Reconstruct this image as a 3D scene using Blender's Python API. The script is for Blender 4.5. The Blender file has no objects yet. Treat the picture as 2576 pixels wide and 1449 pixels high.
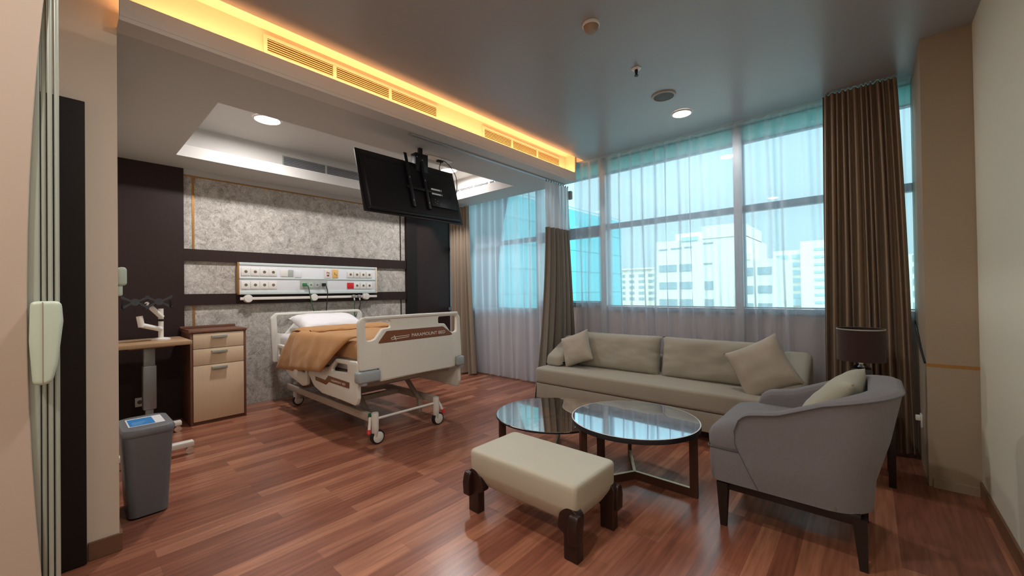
import bpy, bmesh, math, random
from mathutils import Vector, Matrix, noise
PI = math.pi
R = math.radians
COL = bpy.context.scene.collection
sc = bpy.context.scene

# ------------------------------------------------------------ camera
cd = bpy.data.cameras.new('camera')
cam = bpy.data.objects.new('camera', cd); COL.objects.link(cam)
cd.sensor_width = 36.0; cd.lens = 1011.0 / 2576.0 * 36.0
cd.clip_start = 0.02; cd.clip_end = 2000
yaw, pit, rol = -0.7266, 0.0086, -0.0141
fw = Vector((math.sin(yaw)*math.cos(pit), math.cos(yaw)*math.cos(pit), math.sin(pit)))
rt = Vector((math.cos(yaw), -math.sin(yaw), 0)); up = rt.cross(fw)
rt2 = math.cos(rol)*rt + math.sin(rol)*up
up2 = -math.sin(rol)*rt + math.cos(rol)*up
m = Matrix((rt2, up2, -fw)).transposed().to_4x4()
m.translation = Vector((0, 0, 1.3))
cam.matrix_world = m
sc.camera = cam

# ------------------------------------------------------------ colour management
vs = sc.view_settings
vs.view_transform = 'Standard'; vs.look = 'None'; vs.gamma = 1.0; vs.use_curve_mapping = False
vs.exposure = 0.15

def lin(c):
    return tuple(((v/255.0)/12.92 if v/255.0 <= 0.04045 else (((v/255.0)+0.055)/1.055)**2.4) for v in c)

# ------------------------------------------------------------ sky
world = bpy.data.worlds.new('sky'); sc.world = world; world.use_nodes = True
nt = world.node_tree; nt.nodes.clear()
tc = nt.nodes.new('ShaderNodeTexCoord'); sx = nt.nodes.new('ShaderNodeSeparateXYZ')
rp = nt.nodes.new('ShaderNodeValToRGB'); bg = nt.nodes.new('ShaderNodeBackground'); wo = nt.nodes.new('ShaderNodeOutputWorld')
nt.links.new(tc.outputs['Generated'], sx.inputs[0]); nt.links.new(sx.outputs['Z'], rp.inputs[0])
nt.links.new(rp.outputs[0], bg.inputs[0]); nt.links.new(bg.outputs[0], wo.inputs[0])
els = rp.color_ramp.elements
els[0].position = 0.0; els[0].color = (0.23, 0.25, 0.265, 1)
els[1].position = 1.0; els[1].color = (1.0, 1.0, 1.0, 1)
for p, c in ((0.03, (.248, .258, .275)), (0.3, (.265, .285, .320)), (0.6, (.90, .95, 1.0))):
    e = els.new(p); e.color = c + (1,)
bg.inputs[1].default_value = 5.8

def sun():
    ld = bpy.data.lights.new('sun', 'SUN'); ld.energy = 3.2; ld.angle = R(1.0); ld.color = (1, .96, .88)
    o = bpy.data.objects.new('sun', ld); COL.objects.link(o)
    o.rotation_euler = Vector((-0.35, 0.75, -0.75)).to_track_quat('-Z', 'Y').to_euler()
sun()

def area(name, loc, size, energy, col, dirv=(0, 0, -1), shape='DISK', size_y=None, spread=None):
    ld = bpy.data.lights.new(name, 'AREA'); ld.shape = shape; ld.size = size; ld.energy = energy; ld.color = col
    if size_y: ld.size_y = size_y
    if spread: ld.spread = spread
    o = bpy.data.objects.new(name, ld); COL.objects.link(o); o.location = loc
    o.rotation_euler = Vector(dirv).to_track_quat('-Z', 'Y').to_euler()
    return o

# sky portals at the window openings (they only guide sampling of the sky)
for nm, x0, x1 in (('sky_portal_main', -2.44, .27), ('sky_portal_side', -5.4, -2.5)):
    o = area(nm, ((x0+x1)/2, 4.66, 1.94), x1-x0, 1, (1, 1, 1), (0, -1, 0), 'RECTANGLE', 1.7)
    o.data.cycles.is_portal = True

# cove lighting: amber strips hidden in the trough, the downlights' own lamps, and two added fill lamps
AMBER = (1.0, 0.43, 0.15)
o = area('cove_strip_light', (-2.815, 2.29, 2.774), .03, 17, AMBER, (0, 0, 1), 'RECTANGLE', 4.1); o.rotation_euler = (PI, 0, 0)
CEIL_LAMPS = [((-4.44, 1.375, 3.03), 30, (1, .95, .93)), ((-4.45, 3.687, 3.03), 24, (1, .95, .93)),
              ((-1.259, 3.793, 2.915), 10, (1, .95, .9)), ((-1.25, 0.75, 2.915), 18, (1, .93, .87)), ((-0.55, -0.75, 2.915), 27, (1, .88, .77))]  # last two: unseen downlights added to fill the camera side with light
for (l, e, c) in CEIL_LAMPS:
    area('downlight_lamp', (l[0], l[1], l[2]-.022), .15, e, c)

# ------------------------------------------------------------ materials
MATS = {}
def pr(mt): return mt.node_tree.nodes['Principled BSDF']
def mat(name, col, rough=.5, metal=0.0, spec=.5, noise_scale=None, noise_amt=.0, bump=0.0, bump_scale=None, ior=None, coat=0, sheen=0, stretch=None):
    if name in MATS: return MATS[name]
    mt = bpy.data.materials.new(name); mt.use_nodes = True; MATS[name] = mt
    b = pr(mt); c = lin(col) if max(col) > 1.001 else col
    b.inputs['Base Color'].default_value = (*c, 1); b.inputs['Roughness'].default_value = rough
    b.inputs['Metallic'].default_value = metal; b.inputs['Specular IOR Level'].default_value = spec
    if ior: b.inputs['IOR'].default_value = ior
    b.inputs['Coat Weight'].default_value = coat; b.inputs['Sheen Weight'].default_value = sheen
    t = mt.node_tree
    if noise_scale or bump:
        co = t.nodes.new('ShaderNodeTexCoord'); mp = t.nodes.new('ShaderNodeMapping')
        t.links.new(co.outputs['Object'], mp.inputs[0])
        if stretch: mp.inputs['Scale'].default_value = stretch
    if noise_scale:
        n = t.nodes.new('ShaderNodeTexNoise'); n.inputs['Scale'].default_value = noise_scale; n.inputs['Detail'].default_value = 6
        mx = t.nodes.new('ShaderNodeMix'); mx.data_type = 'RGBA'
        mx.inputs[6].default_value = (*[v*(1-noise_amt) for v in c], 1); mx.inputs[7].default_value = (*[min(1, v*(1+noise_amt)) for v in c], 1)
        t.links.new(mp.outputs[0], n.inputs['Vector']); t.links.new(n.outputs['Fac'], mx.inputs[0]); t.links.new(mx.outputs[2], b.inputs['Base Color'])
    if bump:
        n2 = t.nodes.new('ShaderNodeTexNoise'); n2.inputs['Scale'].default_value = bump_scale or 200; n2.inputs['Detail'].default_value = 3
        bp = t.nodes.new('ShaderNodeBump'); bp.inputs['Strength'].default_value = bump; bp.inputs['Distance'].default_value = .004
        t.links.new(mp.outputs[0], n2.inputs['Vector']); t.links.new(n2.outputs['Fac'], bp.inputs['Height']); t.links.new(bp.outputs[0], b.inputs['Normal'])
    return mt

def emit(name, col, st):
    if name in MATS: return MATS[name]
    mt = mat(name, col, .5); b = pr(mt)
    b.inputs['Emission Color'].default_value = (*lin(col), 1); b.inputs['Emission Strength'].default_value = st
    return mt

def mat_floor():
    mt = mat('parquet', (.3, .1, .06), .27, spec=.6); t = mt.node_tree; b = pr(mt)
    co = t.nodes.new('ShaderNodeTexCoord'); mp = t.nodes.new('ShaderNodeMapping'); mp.inputs['Rotation'].default_value = (0, 0, R(90))
    t.links.new(co.outputs['Object'], mp.inputs[0])
    br = t.nodes.new('ShaderNodeTexBrick'); t.links.new(mp.outputs[0], br.inputs['Vector'])
    br.offset = .37; br.offset_frequency = 2
    for k, v in (('Scale', 1), ('Mortar Size', .0006), ('Mortar Smooth', .2), ('Bias', 0), ('Brick Width', .86), ('Row Height', .092)):
        br.inputs[k].default_value = v
    br.inputs['Color1'].default_value = (0, 0, 0, 1); br.inputs['Color2'].default_value = (1, 1, 1, 1); br.inputs['Mortar'].default_value = (.2, .2, .2, 1)
    cr = t.nodes.new('ShaderNodeValToRGB'); e = cr.color_ramp.elements
    e[0].position = 0; e[0].color = (.235, .084, .052, 1); e[1].position = 1; e[1].color = (.45, .195, .116, 1)
    e1 = e.new(.55); e1.color = (.305, .115, .070, 1)
    t.links.new(br.outputs['Color'], cr.inputs[0])
    mp2 = t.nodes.new('ShaderNodeMapping'); mp2.inputs['Scale'].default_value = (14, .9, 1); t.links.new(co.outputs['Object'], mp2.inputs[0])
    n = t.nodes.new('ShaderNodeTexNoise'); n.inputs['Scale'].default_value = 3.0; n.inputs['Detail'].default_value = 8; t.links.new(mp2.outputs[0], n.inputs['Vector'])
    mr = t.nodes.new('ShaderNodeMapRange'); mr.inputs[1].default_value = .3; mr.inputs[2].default_value = .7; mr.inputs[3].default_value = .72; mr.inputs[4].default_value = 1.22
    t.links.new(n.outputs['Fac'], mr.inputs[0])
    mx = t.nodes.new('ShaderNodeMix'); mx.data_type = 'RGBA'; mx.blend_type = 'MULTIPLY'; mx.inputs[0].default_value = 1
    t.links.new(cr.outputs[0], mx.inputs[6]); t.links.new(mr.outputs[0], mx.inputs[7]); t.links.new(mx.outputs[2], b.inputs['Base Color'])
    bp = t.nodes.new('ShaderNodeBump'); bp.inputs['Strength'].default_value = .25; bp.inputs['Distance'].default_value = .002
    t.links.new(br.outputs['Fac'], bp.inputs['Height']); bp.invert = True; t.links.new(bp.outputs[0], b.inputs['Normal'])
    return mt

def mat_stone():
    mt = mat('mottled_wallpaper', (.4, .37, .33), .75, spec=.2); t = mt.node_tree; b = pr(mt)
    co = t.nodes.new('ShaderNodeTexCoord')
    n1 = t.nodes.new('ShaderNodeTexNoise'); n1.inputs['Scale'].default_value = 9; n1.inputs['Detail'].default_value = 9; n1.inputs['Roughness'].default_value = .68; n1.inputs['Distortion'].default_value = 1.2
    n2 = t.nodes.new('ShaderNodeTexNoise'); n2.inputs['Scale'].default_value = 34; n2.inputs['Detail'].default_value = 5; n2.inputs['Distortion'].default_value = 2.5
    for n in (n1, n2): t.links.new(co.outputs['Object'], n.inputs['Vector'])
    ad = t.nodes.new('ShaderNodeMix'); ad.inputs[0].default_value = .45; t.links.new(n1.outputs['Fac'], ad.inputs[2]); t.links.new(n2.outputs['Fac'], ad.inputs[3])
    cr = t.nodes.new('ShaderNodeValToRGB'); e = cr.color_ramp.elements
    e[0].position = .36; e[0].color = (.25, .225, .20, 1); e[1].position = .66; e[1].color = (.72, .69, .64, 1)
    t.links.new(ad.outputs[0], cr.inputs[0]); t.links.new(cr.outputs[0], b.inputs['Base Color'])
    return mt

def mat_sheer(name, col, op, trans=.6):
    """thin net: threads (diffuse + translucent) with gaps between them; denser when seen along the cloth"""
    mt = bpy.data.materials.new(name); mt.use_nodes = True; MATS[name] = mt
    t = mt.node_tree; t.nodes.clear(); out = t.nodes.new('ShaderNodeOutputMaterial')
    tr = t.nodes.new('ShaderNodeBsdfTransparent'); df = t.nodes.new('ShaderNodeBsdfDiffuse'); tl = t.nodes.new('ShaderNodeBsdfTranslucent')
    df.inputs[0].default_value = (*col, 1); tl.inputs[0].default_value = (*col, 1)
    m1 = t.nodes.new('ShaderNodeMixShader'); m1.inputs[0].default_value = trans
    t.links.new(df.outputs[0], m1.inputs[1]); t.links.new(tl.outputs[0], m1.inputs[2])
    lw = t.nodes.new('ShaderNodeLayerWeight'); lw.inputs[0].default_value = .5
    mr = t.nodes.new('ShaderNodeMapRange'); mr.inputs[1].default_value = .12; mr.inputs[2].default_value = .85; mr.inputs[3].default_value = op; mr.inputs[4].default_value = min(.97, op+.58)
    t.links.new(lw.outputs['Facing'], mr.inputs[0])
    m2 = t.nodes.new('ShaderNodeMixShader'); t.links.new(mr.outputs[0], m2.inputs[0]); t.links.new(tr.outputs[0], m2.inputs[1]); t.links.new(m1.outputs[0], m2.inputs[2])
    t.links.new(m2.outputs[0], out.inputs[0])
    return mt

def mat_frost(name, col):
    mt = bpy.data.materials.new(name); mt.use_nodes = True; MATS[name] = mt
    t = mt.node_tree; t.nodes.clear(); out = t.nodes.new('ShaderNodeOutputMaterial')
    tl = t.nodes.new('ShaderNodeBsdfTranslucent'); df = t.nodes.new('ShaderNodeBsdfDiffuse'); mx = t.nodes.new('ShaderNodeMixShader')
    tl.inputs[0].default_value = (*col, 1); df.inputs[0].default_value = (*col, 1); mx.inputs[0].default_value = .25
    t.links.new(tl.outputs[0], mx.inputs[1]); t.links.new(df.outputs[0], mx.inputs[2]); t.links.new(mx.outputs[0], out.inputs[0])
    return mt

def mat_glass(name, tint, refl_ior=1.5, rough=0.0, gloss=(1, 1, 1), fixed=None):
    mt = bpy.data.materials.new(name); mt.use_nodes = True; MATS[name] = mt
    t = mt.node_tree; t.nodes.clear(); out = t.nodes.new('ShaderNodeOutputMaterial')
    tr = t.nodes.new('ShaderNodeBsdfTransparent'); tr.inputs[0].default_value = (*tint, 1)
    gl = t.nodes.new('ShaderNodeBsdfGlossy'); gl.inputs['Roughness'].default_value = rough; gl.inputs[0].default_value = (*gloss, 1)
    fr = t.nodes.new('ShaderNodeFresnel'); fr.inputs[0].default_value = refl_ior
    mx = t.nodes.new('ShaderNodeMixShader'); mx.inputs[0].default_value = fixed or .5
    if not fixed: t.links.new(fr.outputs[0], mx.inputs[0])
    t.links.new(tr.outputs[0], mx.inputs[1]); t.links.new(gl.outputs[0], mx.inputs[2])
    t.links.new(mx.outputs[0], out.inputs[0])
    return mt

def mat_cloth(name, col, rough=.85, trans=0.0, amt=.12, scale=5, bump=.25, bscale=420, stretch=None, sheen=.15):
    mt = mat(name, col, rough, spec=.2, noise_scale=scale, noise_amt=amt, bump=bump, bump_scale=bscale, stretch=stretch, sheen=sheen)
    return mt

M = dict(
    floor=mat_floor(), stone=mat_stone(),
    ceil=mat('ceiling_paint', (.37, .375, .38), .30, spec=.45, bump=.08, bump_scale=3),
    ceil_low=mat('low_ceiling_paint', (.50, .485, .46), .5, spec=.3),
    white_paint=mat('white_paint', (.62, .60, .57), .5, spec=.3),
    cove=mat('cove_paint', (.72, .66, .56), .6, spec=.2),
    cream=mat('cream_wall_paint', (.78, .68, .56), .6, spec=.25, noise_scale=2, noise_amt=.03),
    cream_r=mat('pale_wall_paint', (.78, .78, .65), .6, spec=.25),
    column=mat('beige_column_paint', (.40, .33, .245), .6, spec=.25),
    lowwall=mat('pinkish_wall_paint', (.60, .53, .50), .6, spec=.2),
    frost=mat_frost('frosted_teal_glass', (.33, .62, .60)),
    dark=mat('dark_laminate', (.032, .019, .018), .5, spec=.22, noise_scale=40, noise_amt=.15, stretch=(1, 1, .05)),
    darker=mat('dark_door_laminate', (.012, .008, .007), .5, spec=.3),
    gold=mat('brass_strip', (.42, .22, .07), .42, metal=.7),
    skirt=mat('brown_skirting', (.20, .10, .055), .45),
    alu=mat('window_frame_paint', (.20, .28, .34), .45, metal=.2),
    alu_l=mat('pale_aluminium', (.42, .46, .42), .35, metal=.4),
    alu_s=mat('silver_aluminium', (.50, .53, .54), .35, metal=.6),
    glass=mat_glass('tinted_window_glass', (.69, .87, .88), 1.45),
    sheer=mat_sheer('sheer_voile', (.77, .82, .93), .45, .55),
    sheer2=mat_sheer('dense_sheer_voile', (.79, .84, .94), .62, .58),
    net=mat_sheer('white_net_mesh', (.72, .77, .82), .88, .35),
    brown_c=mat_cloth('taupe_drape', (.30, .235, .175), .62, amt=.12, scale=3, bscale=260, stretch=(1, 1, .1), sheen=.25),
    brown_d=mat_cloth('grey_taupe_drape', (.21, .185, .155), .55, amt=.14, scale=3, bscale=260, stretch=(1, 1, .1), sheen=.2),
    brown_r=mat_cloth('brown_drape', (.29, .205, .135), .55, amt=.15, scale=3, bscale=260, stretch=(1, 1, .1), sheen=.2),
    sofa=mat_cloth('beige_upholstery', (.34, .32, .265), .7, amt=.04, scale=4, bscale=500),
    sofa_p=mat_cloth('light_beige_upholstery', (.40, .36, .30), .8, amt=.05, scale=5, bscale=600),
    otto=mat_cloth('cream_leatherette', (.53, .51, .42), .5, amt=.03, scale=4, bscale=400, sheen=0),
    grey_f=mat_cloth('grey_weave', (.195, .19, .205), .85, amt=.10, scale=60, bscale=600, bump=.4),
    grey_pipe=mat_cloth('dark_grey_piping', (.10, .10, .11), .8),
    walnut=mat('walnut', (.060, .024, .014), .38, noise_scale=4, noise_amt=.3, stretch=(6, 6, 1)),
    wenge=mat('wenge_wood', (.022, .008, .006), .4, noise_scale=6, noise_amt=.3, stretch=(6, 6, 1)),
    espresso=mat('espresso_wood', (.012, .007, .006), .4),
    desk_wood=mat('brown_desk_wood', (.42, .27, .15), .45, noise_scale=5, noise_amt=.2, stretch=(6, 1, 1)),
    cab_wood=mat('walnut_cabinet_edge', (.16, .070, .042), .45, noise_scale=5, noise_amt=.2, stretch=(1, 1, 6)),
    cab_front=mat('beige_laminate', (.70, .54, .37), .5, noise_scale=5, noise_amt=.04, stretch=(1, 12, 1)),
    chrome=mat('chrome', (.75, .75, .75), .12, metal=1),
    steel=mat('brushed_steel', (.26, .27, .28), .38, metal=.6),
    bed=mat('cream_bed_plastic', (.73, .72, .66), .42, spec=.4),
    bedw=mat('off_white_enamel', (.74, .71, .66), .35, spec=.5),
    bedgrey=mat('bed_grey_bumper', (.34, .38, .40), .45),
    bedframe=mat('taupe_bed_frame', (.30, .25, .21), .45),
    bedbrown=mat('brown_bed_label', (.19, .070, .032), .35),
    letter=mat('pale_lettering', (.80, .74, .66), .5),
    rubber=mat('black_rubber', (.012, .012, .013), .6),
    green=mat('green_plastic', (.01, .12, .06), .4),
    red=mat('red_plastic', (.62, .02, .03), .35),
    sheetw=mat_cloth('white_cotton', (.80, .78, .80), .8, amt=.03, scale=4, bscale=300, sheen=.1),
    blanket=mat_cloth('tan_blanket', (.46, .235, .090), .85, amt=.10, scale=6, bscale=420, bump=.4),
    tvb=mat('black_tv_plastic', (.008, .008, .010), .38, spec=.3),
    tvg=mat('dark_bracket_steel', (.010, .010, .011), .42, metal=.3),
    label=mat('white_label', (.75, .76, .78), .6),
    plastic=mat('white_plastic', (.78, .77, .72), .35),
    plastic_g=mat('pale_green_white_plastic', (.52, .62, .53), .35),
    console=mat('white_console_enamel', (.76, .79, .83), .3, spec=.5),
    console_t=mat('pale_teal_console_edge', (.58, .68, .66), .35),
    hole=mat('socket_hole', (.16, .12, .10), .5),
    amberp=mat('amber_plastic', (.80, .50, .16), .4),
    greyp=mat('grey_plastic', (.24, .25, .26), .5),
    greyglass=mat('grey_panel', (.40, .44, .42), .4),
    bin=mat('grey_bin_plastic', (.135, .14, .15), .33, spec=.5),
    bin_lid=mat('dark_grey_bin_lid', (.16, .165, .18), .38),
    blue=mat('blue_sticker', (.03, .24, .62), .4),
    blue_l=mat('pale_blue_print', (.22, .50, .80), .4),
    slat=mat('grille_slat', (.36, .36, .37), .45),
    slat_in=mat('grille_dark', (.10, .10, .11), .6),
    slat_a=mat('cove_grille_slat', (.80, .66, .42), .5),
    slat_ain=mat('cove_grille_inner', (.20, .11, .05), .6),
    lens=emit('lit_diffuser', (255, 246, 240), 7),
    spk=mat('speaker_mesh', (.12, .125, .12), .7),
    smoke=mat('beige_plastic', (.36, .25, .18), .5),
    shade=mat_cloth('brown_lampshade', (.050, .026, .024), .8, amt=.1, scale=10),
    cable_g=mat('green_cable', (.02, .10, .04), .5),
    cable_b=mat('black_cable', (.01, .011, .012), .5),
    table_top=mat('blue_grey_mirror_top', (.56, .64, .70), .03, spec=1.0, ior=1.5, metal=.85),
    table_glass=mat_glass('bronze_glass', (.60, .50, .38), 3.2, .0, (.90, .88, .84), fixed=.78),
    table_rim=mat('black_rim', (.008, .008, .012), .35),
    brass=mat('pale_brass', (.55, .42, .27), .3, metal=.8),
    pewter=mat('pewter_strip', (.40, .40, .42), .3, metal=.8),
)

# ------------------------------------------------------------ mesh builder
class MB:
    def __init__(s): s.bm = bmesh.new()
    def add(s, vs, fs):
        vv = [s.bm.verts.new(v) for v in vs]
        for f in fs:
            try: s.bm.faces.new([vv[i] for i in f])
            except ValueError: pass
        return vv
    def box(s, lo, hi, bev=0, seg=2, mtx=None):
        b = bmesh.new(); bmesh.ops.create_cube(b, size=1)
        c = [(lo[i]+hi[i])/2 for i in range(3)]; d = [abs(hi[i]-lo[i]) for i in range(3)]
        for v in b.verts: v.co = Vector((v.co.x*d[0]+c[0], v.co.y*d[1]+c[1], v.co.z*d[2]+c[2]))
        if bev: bmesh.ops.bevel(b, geom=b.edges[:], offset=min(bev, min(d)*.49), segments=seg, affect='EDGES', profile=.5)
        s._merge(b, mtx); return s
    def _merge(s, b, mtx=None):
        if mtx: bmesh.ops.transform(b, matrix=mtx, verts=b.verts)
        b.verts.index_update(); vs = [v.co.copy() for v in b.verts]; fs = [[v.index for v in f.verts] for f in b.faces]
        b.free(); s.add(vs, fs)
    def cyl(s, a, b, r, r2=None, n=20, caps=True):
        a, b = Vector(a), Vector(b); r2 = r if r2 is None else r2
        d = (b-a).normalized(); q = d.to_track_quat('Z', 'Y').to_matrix()
        vs = []
        for p, rr in ((a, r), (b, r2)):
            for i in range(n):
                t = 2*PI*i/n; vs.append(p + q @ Vector((rr*math.cos(t), rr*math.sin(t), 0)))
        fs = [(i, (i+1) % n, n+(i+1) % n, n+i) for i in range(n)]
        if caps: fs += [tuple(reversed(range(n))), tuple(range(n, 2*n))]
        s.add(vs, fs); return s
    def lathe(s, c, prof, n=32, axis='Z', caps=False):
        c = Vector(c); vs = []; k = len(prof)
        for (r, z) in prof:
            for i in range(n):
                t = 2*PI*i/n; p = (r*math.cos(t), r*math.sin(t), z)
                if axis == 'X': p = (p[2], p[0], p[1])
                if axis == 'Y': p = (p[0], p[2], p[1])
                vs.append(c+Vector(p))
        fs = [(j*n+i, j*n+(i+1) % n, (j+1)*n+(i+1) % n, (j+1)*n+i) for j in range(k-1) for i in range(n)]
        if caps and prof[0][0] > 1e-6: fs.append(tuple(range(n)))
        if caps and prof[-1][0] > 1e-6: fs.append(tuple(range((k-1)*n, k*n)))
        s.add(vs, fs); return s
    def tube(s, pts, r, n=8, sm=4):
        pts = [Vector(p) for p in pts]
        if sm and len(pts) > 2:
            q = []
            for i in range(len(pts)-1):
                p0, p1, p2, p3 = pts[max(0, i-1)], pts[i], pts[i+1], pts[min(len(pts)-1, i+2)]
                for k in range(sm):
                    t = k/sm; q.append(.5*((2*p1)+(-p0+p2)*t+(2*p0-5*p1+4*p2-p3)*t*t+(-p0+3*p1-3*p2+p3)*t**3))
            q.append(pts[-1]); pts = q
        vs = []
        for i, p in enumerate(pts):
            d = (pts[min(i+1, len(pts)-1)]-pts[max(0, i-1)]).normalized()
            q = d.to_track_quat('Z', 'Y').to_matrix()
            for k in range(n):
                t = 2*PI*k/n; vs.append(p+q @ Vector((r*math.cos(t), r*math.sin(t), 0)))
        L = len(pts)
        fs = [(j*n+i, j*n+(i+1) % n, (j+1)*n+(i+1) % n, (j+1)*n+i) for j in range(L-1) for i in range(n)]
        fs += [tuple(range(n)), tuple(range((L-1)*n, L*n))]
        s.add(vs, fs); return s
    def loft(s, rings, n=8, cap=True):
        """rings: (cx, cy, half x, half y, corner radius, z)"""
        vs = []; K = 4*(n+1)
        for (cx_, cy_, hx, hy, r_, z) in rings:
            r_ = min(r_, hx, hy)
            for q, (sx_, sy_) in enumerate(((1, 1), (-1, 1), (-1, -1), (1, -1))):
                for k in range(n+1):
                    a = (q+k/n)*PI/2; vs.append((cx_+sx_*(hx-r_)+r_*math.cos(a), cy_+sy_*(hy-r_)+r_*math.sin(a), z))
        fs = [(j*K+i, j*K+(i+1) % K, (j+1)*K+(i+1) % K, (j+1)*K+i) for j in range(len(rings)-1) for i in range(K)]
        if cap: fs += [tuple(range(K)), tuple(range((len(rings)-1)*K, len(rings)*K))]
        s.add(vs, fs); return s
    def quad(s, *p): s.add(p, [tuple(range(len(p)))]); return s
    def grid(s, f, nu, nv, wrap=False):
        vs = [f(i/nu, j/nv) for j in range(nv+1) for i in range(nu+1)]
        fs = [(j*(nu+1)+i, j*(nu+1)+i+1, (j+1)*(nu+1)+i+1, (j+1)*(nu+1)+i) for j in range(nv) for i in range(nu)]
        s.add(vs, fs); return s
    def build(s, name, mt, parent=None, smooth=40, weld=False, loc=None, mods=None):
        if weld: bmesh.ops.remove_doubles(s.bm, verts=s.bm.verts, dist=1e-5)
        bmesh.ops.recalc_face_normals(s.bm, faces=s.bm.faces[:])
        me = bpy.data.meshes.new(name); s.bm.to_mesh(me); s.bm.free()
        return finish(name, me, mt, parent, smooth, loc)

def finish(name, me, mt, parent=None, smooth=40, loc=None):
    for mm in (mt if isinstance(mt, (list, tuple)) else [mt]): me.materials.append(mm)
    if smooth:
        me.shade_smooth(); me.set_sharp_from_angle(angle=R(smooth))
    o = bpy.data.objects.new(name, me); COL.objects.link(o)
    if parent: o.parent = parent
    if loc: o.location = loc
    return o

def fillet(pts, r, n=5):
    out = []; N = len(pts)
    for i in range(N):
        p0, p1, p2 = Vector(pts[i-1][:2]), Vector(pts[i][:2]), Vector(pts[(i+1) % N][:2])
        rr = pts[i][2] if len(pts[i]) > 2 else r
        a, b = (p0-p1), (p2-p1); la, lb = a.length, b.length
        if rr <= 0 or la < 1e-6 or lb < 1e-6: out.append(p1); continue
        a.normalize(); b.normalize(); ang = a.angle(b)
        if ang > PI-.02: out.append(p1); continue
        d = min(rr/math.tan(ang/2), la*.49, lb*.49)
        A, B = p1+a*d, p1+b*d
        for k in range(n+1):
            t = k/n; out.append((1-t)**2*A+2*t*(1-t)*p1+t*t*B)
    return out

def plate(name, outer, holes, depth, bev, mt, parent=None, axes='YZ', off=0.0, r=.02, loc=None, smooth=40):
    """flat outline with holes, extruded and rounded; axes: which world axes the outline lies in"""
    cu = bpy.data.curves.new(name, 'CURVE'); cu.dimensions = '2D'; cu.fill_mode = 'BOTH'
    cu.extrude = max(depth/2-bev, .0002); cu.bevel_depth = bev; cu.bevel_resolution = 2; cu.offset = -bev
    for loop in [outer]+list(holes):
        pts = fillet(loop, r)
        sp = cu.splines.new('POLY'); sp.points.add(len(pts)-1); sp.use_cyclic_u = True
        for i, p in enumerate(pts): sp.points[i].co = (p[0], p[1], 0, 1)
    tmp = bpy.data.objects.new(name, cu); COL.objects.link(tmp)
    me = bpy.data.meshes.new_from_object(tmp); bpy.data.objects.remove(tmp)
    for v in me.vertices:
        a, b, c = v.co
        v.co = {'YZ': (c+off, a, b), 'XZ': (a, c+off, b), 'XY': (a, b, c+off)}[axes]
    bm = bmesh.new(); bm.from_mesh(me); bmesh.ops.remove_doubles(bm, verts=bm.verts, dist=1e-5); bmesh.ops.recalc_face_normals(bm, faces=bm.faces[:]); bm.to_mesh(me); bm.free()
    me.materials.clear()
    return finish(name, me, mt, parent, smooth, loc)

def text_mesh(name, s, size, mt, parent, origin, xdir, ydir, width=None, ext=.0008):
    cu = bpy.data.curves.new(name, 'FONT'); cu.body = s; cu.size = size; cu.extrude = ext; cu.align_x = 'LEFT'
    tmp = bpy.data.objects.new(name, cu); COL.objects.link(tmp)
    bpy.context.view_layer.update()
    me = bpy.data.meshes.new_from_object(tmp); bpy.data.objects.remove(tmp)
    xs = [v.co.x for v in me.vertices]; w = max(xs)-min(xs); k = (width/w) if width else 1
    X, Y = Vector(xdir).normalized(), Vector(ydir).normalized(); Z = X.cross(Y)
    for v in me.vertices: v.co = Vector(origin)+X*(v.co.x*k)+Y*v.co.y+Z*v.co.z
    me.materials.clear()
    return finish(name, me, mt, parent, 0)

def tag(o, label=None, cat=None, group=None, kind=None):
    if label: o['label'] = label
    if cat: o['category'] = cat
    if group: o['group'] = group
    if kind: o['kind'] = kind
    return o
def empty(name, loc, label, cat, group=None, rz=0):
    o = bpy.data.objects.new(name, None); COL.objects.link(o); o.location = loc; o.rotation_euler = (0, 0, rz)
    return tag(o, label, cat, group)
def struct(o, label=None):
    o['kind'] = 'structure'
    if label: o['label'] = label
    return o
def copy_tree(o, parent=None):
    c = o.copy(); COL.objects.link(c); c.parent = parent
    for ch in [x for x in bpy.data.objects if x.parent == o]: copy_tree(ch, c)
    return c

# ============================================================ SETTING
XW = -5.506; HZ = 2.915; LZ = 2.678; YC = 4.36
struct(MB().box((-5.9, -2.1, -.12), (.9, 4.75, 0)).build('floor', M['floor'], smooth=0), 'reddish brown strip parquet floor')
# main ceiling slab, cove ceiling, low ceiling with a tray, roof slab
struct(MB().box((-2.63, -2.1, HZ), (.9, YC, 3.00)).build('ceiling', M['ceil'], smooth=0), 'glossy grey painted main ceiling')
struct(MB().box((-2.93, .0, 3.02), (-2.60, YC+.06, 3.08)).build('ceiling', M['cove'], smooth=0), 'cove ceiling lit amber')
b = MB()
tx0, tx1, ty0, ty1 = -5.02, -3.455, .755, 3.94
b.box((-5.6, .16, LZ), (tx0, YC, 2.795)); b.box((tx1, .16, LZ), (-2.905, YC, 2.795))
b.box((tx0, .16, LZ), (tx1, ty0, 2.795)); b.box((tx0, ty1, LZ), (tx1, YC, 2.795))
struct(b.build('ceiling', M['ceil_low'], smooth=0), 'lower ceiling over the bed with a raised tray')
b = MB()
b.box((-5.3, .45, 3.045), (-3.2, 4.2, 3.09)); b.box((-5.3, .45, 2.79), (-5.2, 4.2, 3.06)); b.box((-3.28, .45, 2.79), (-3.2, 4.2, 3.06))
b.box((-5.3, .45, 2.79), (-3.2, .58, 3.06)); b.box((-5.3, 4.1, 2.79), (-3.2, 4.2, 3.06))
struct(b.build('ceiling', M['white_paint'], smooth=0), 'raised inner tray of the low ceiling')
struct(MB().box((-5.9, -2.2, 3.10), (.9, 4.85, 3.25)).build('ceiling', M['white_paint'], smooth=0))  # unseen roof slab, added to keep sky light from leaking in
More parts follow.
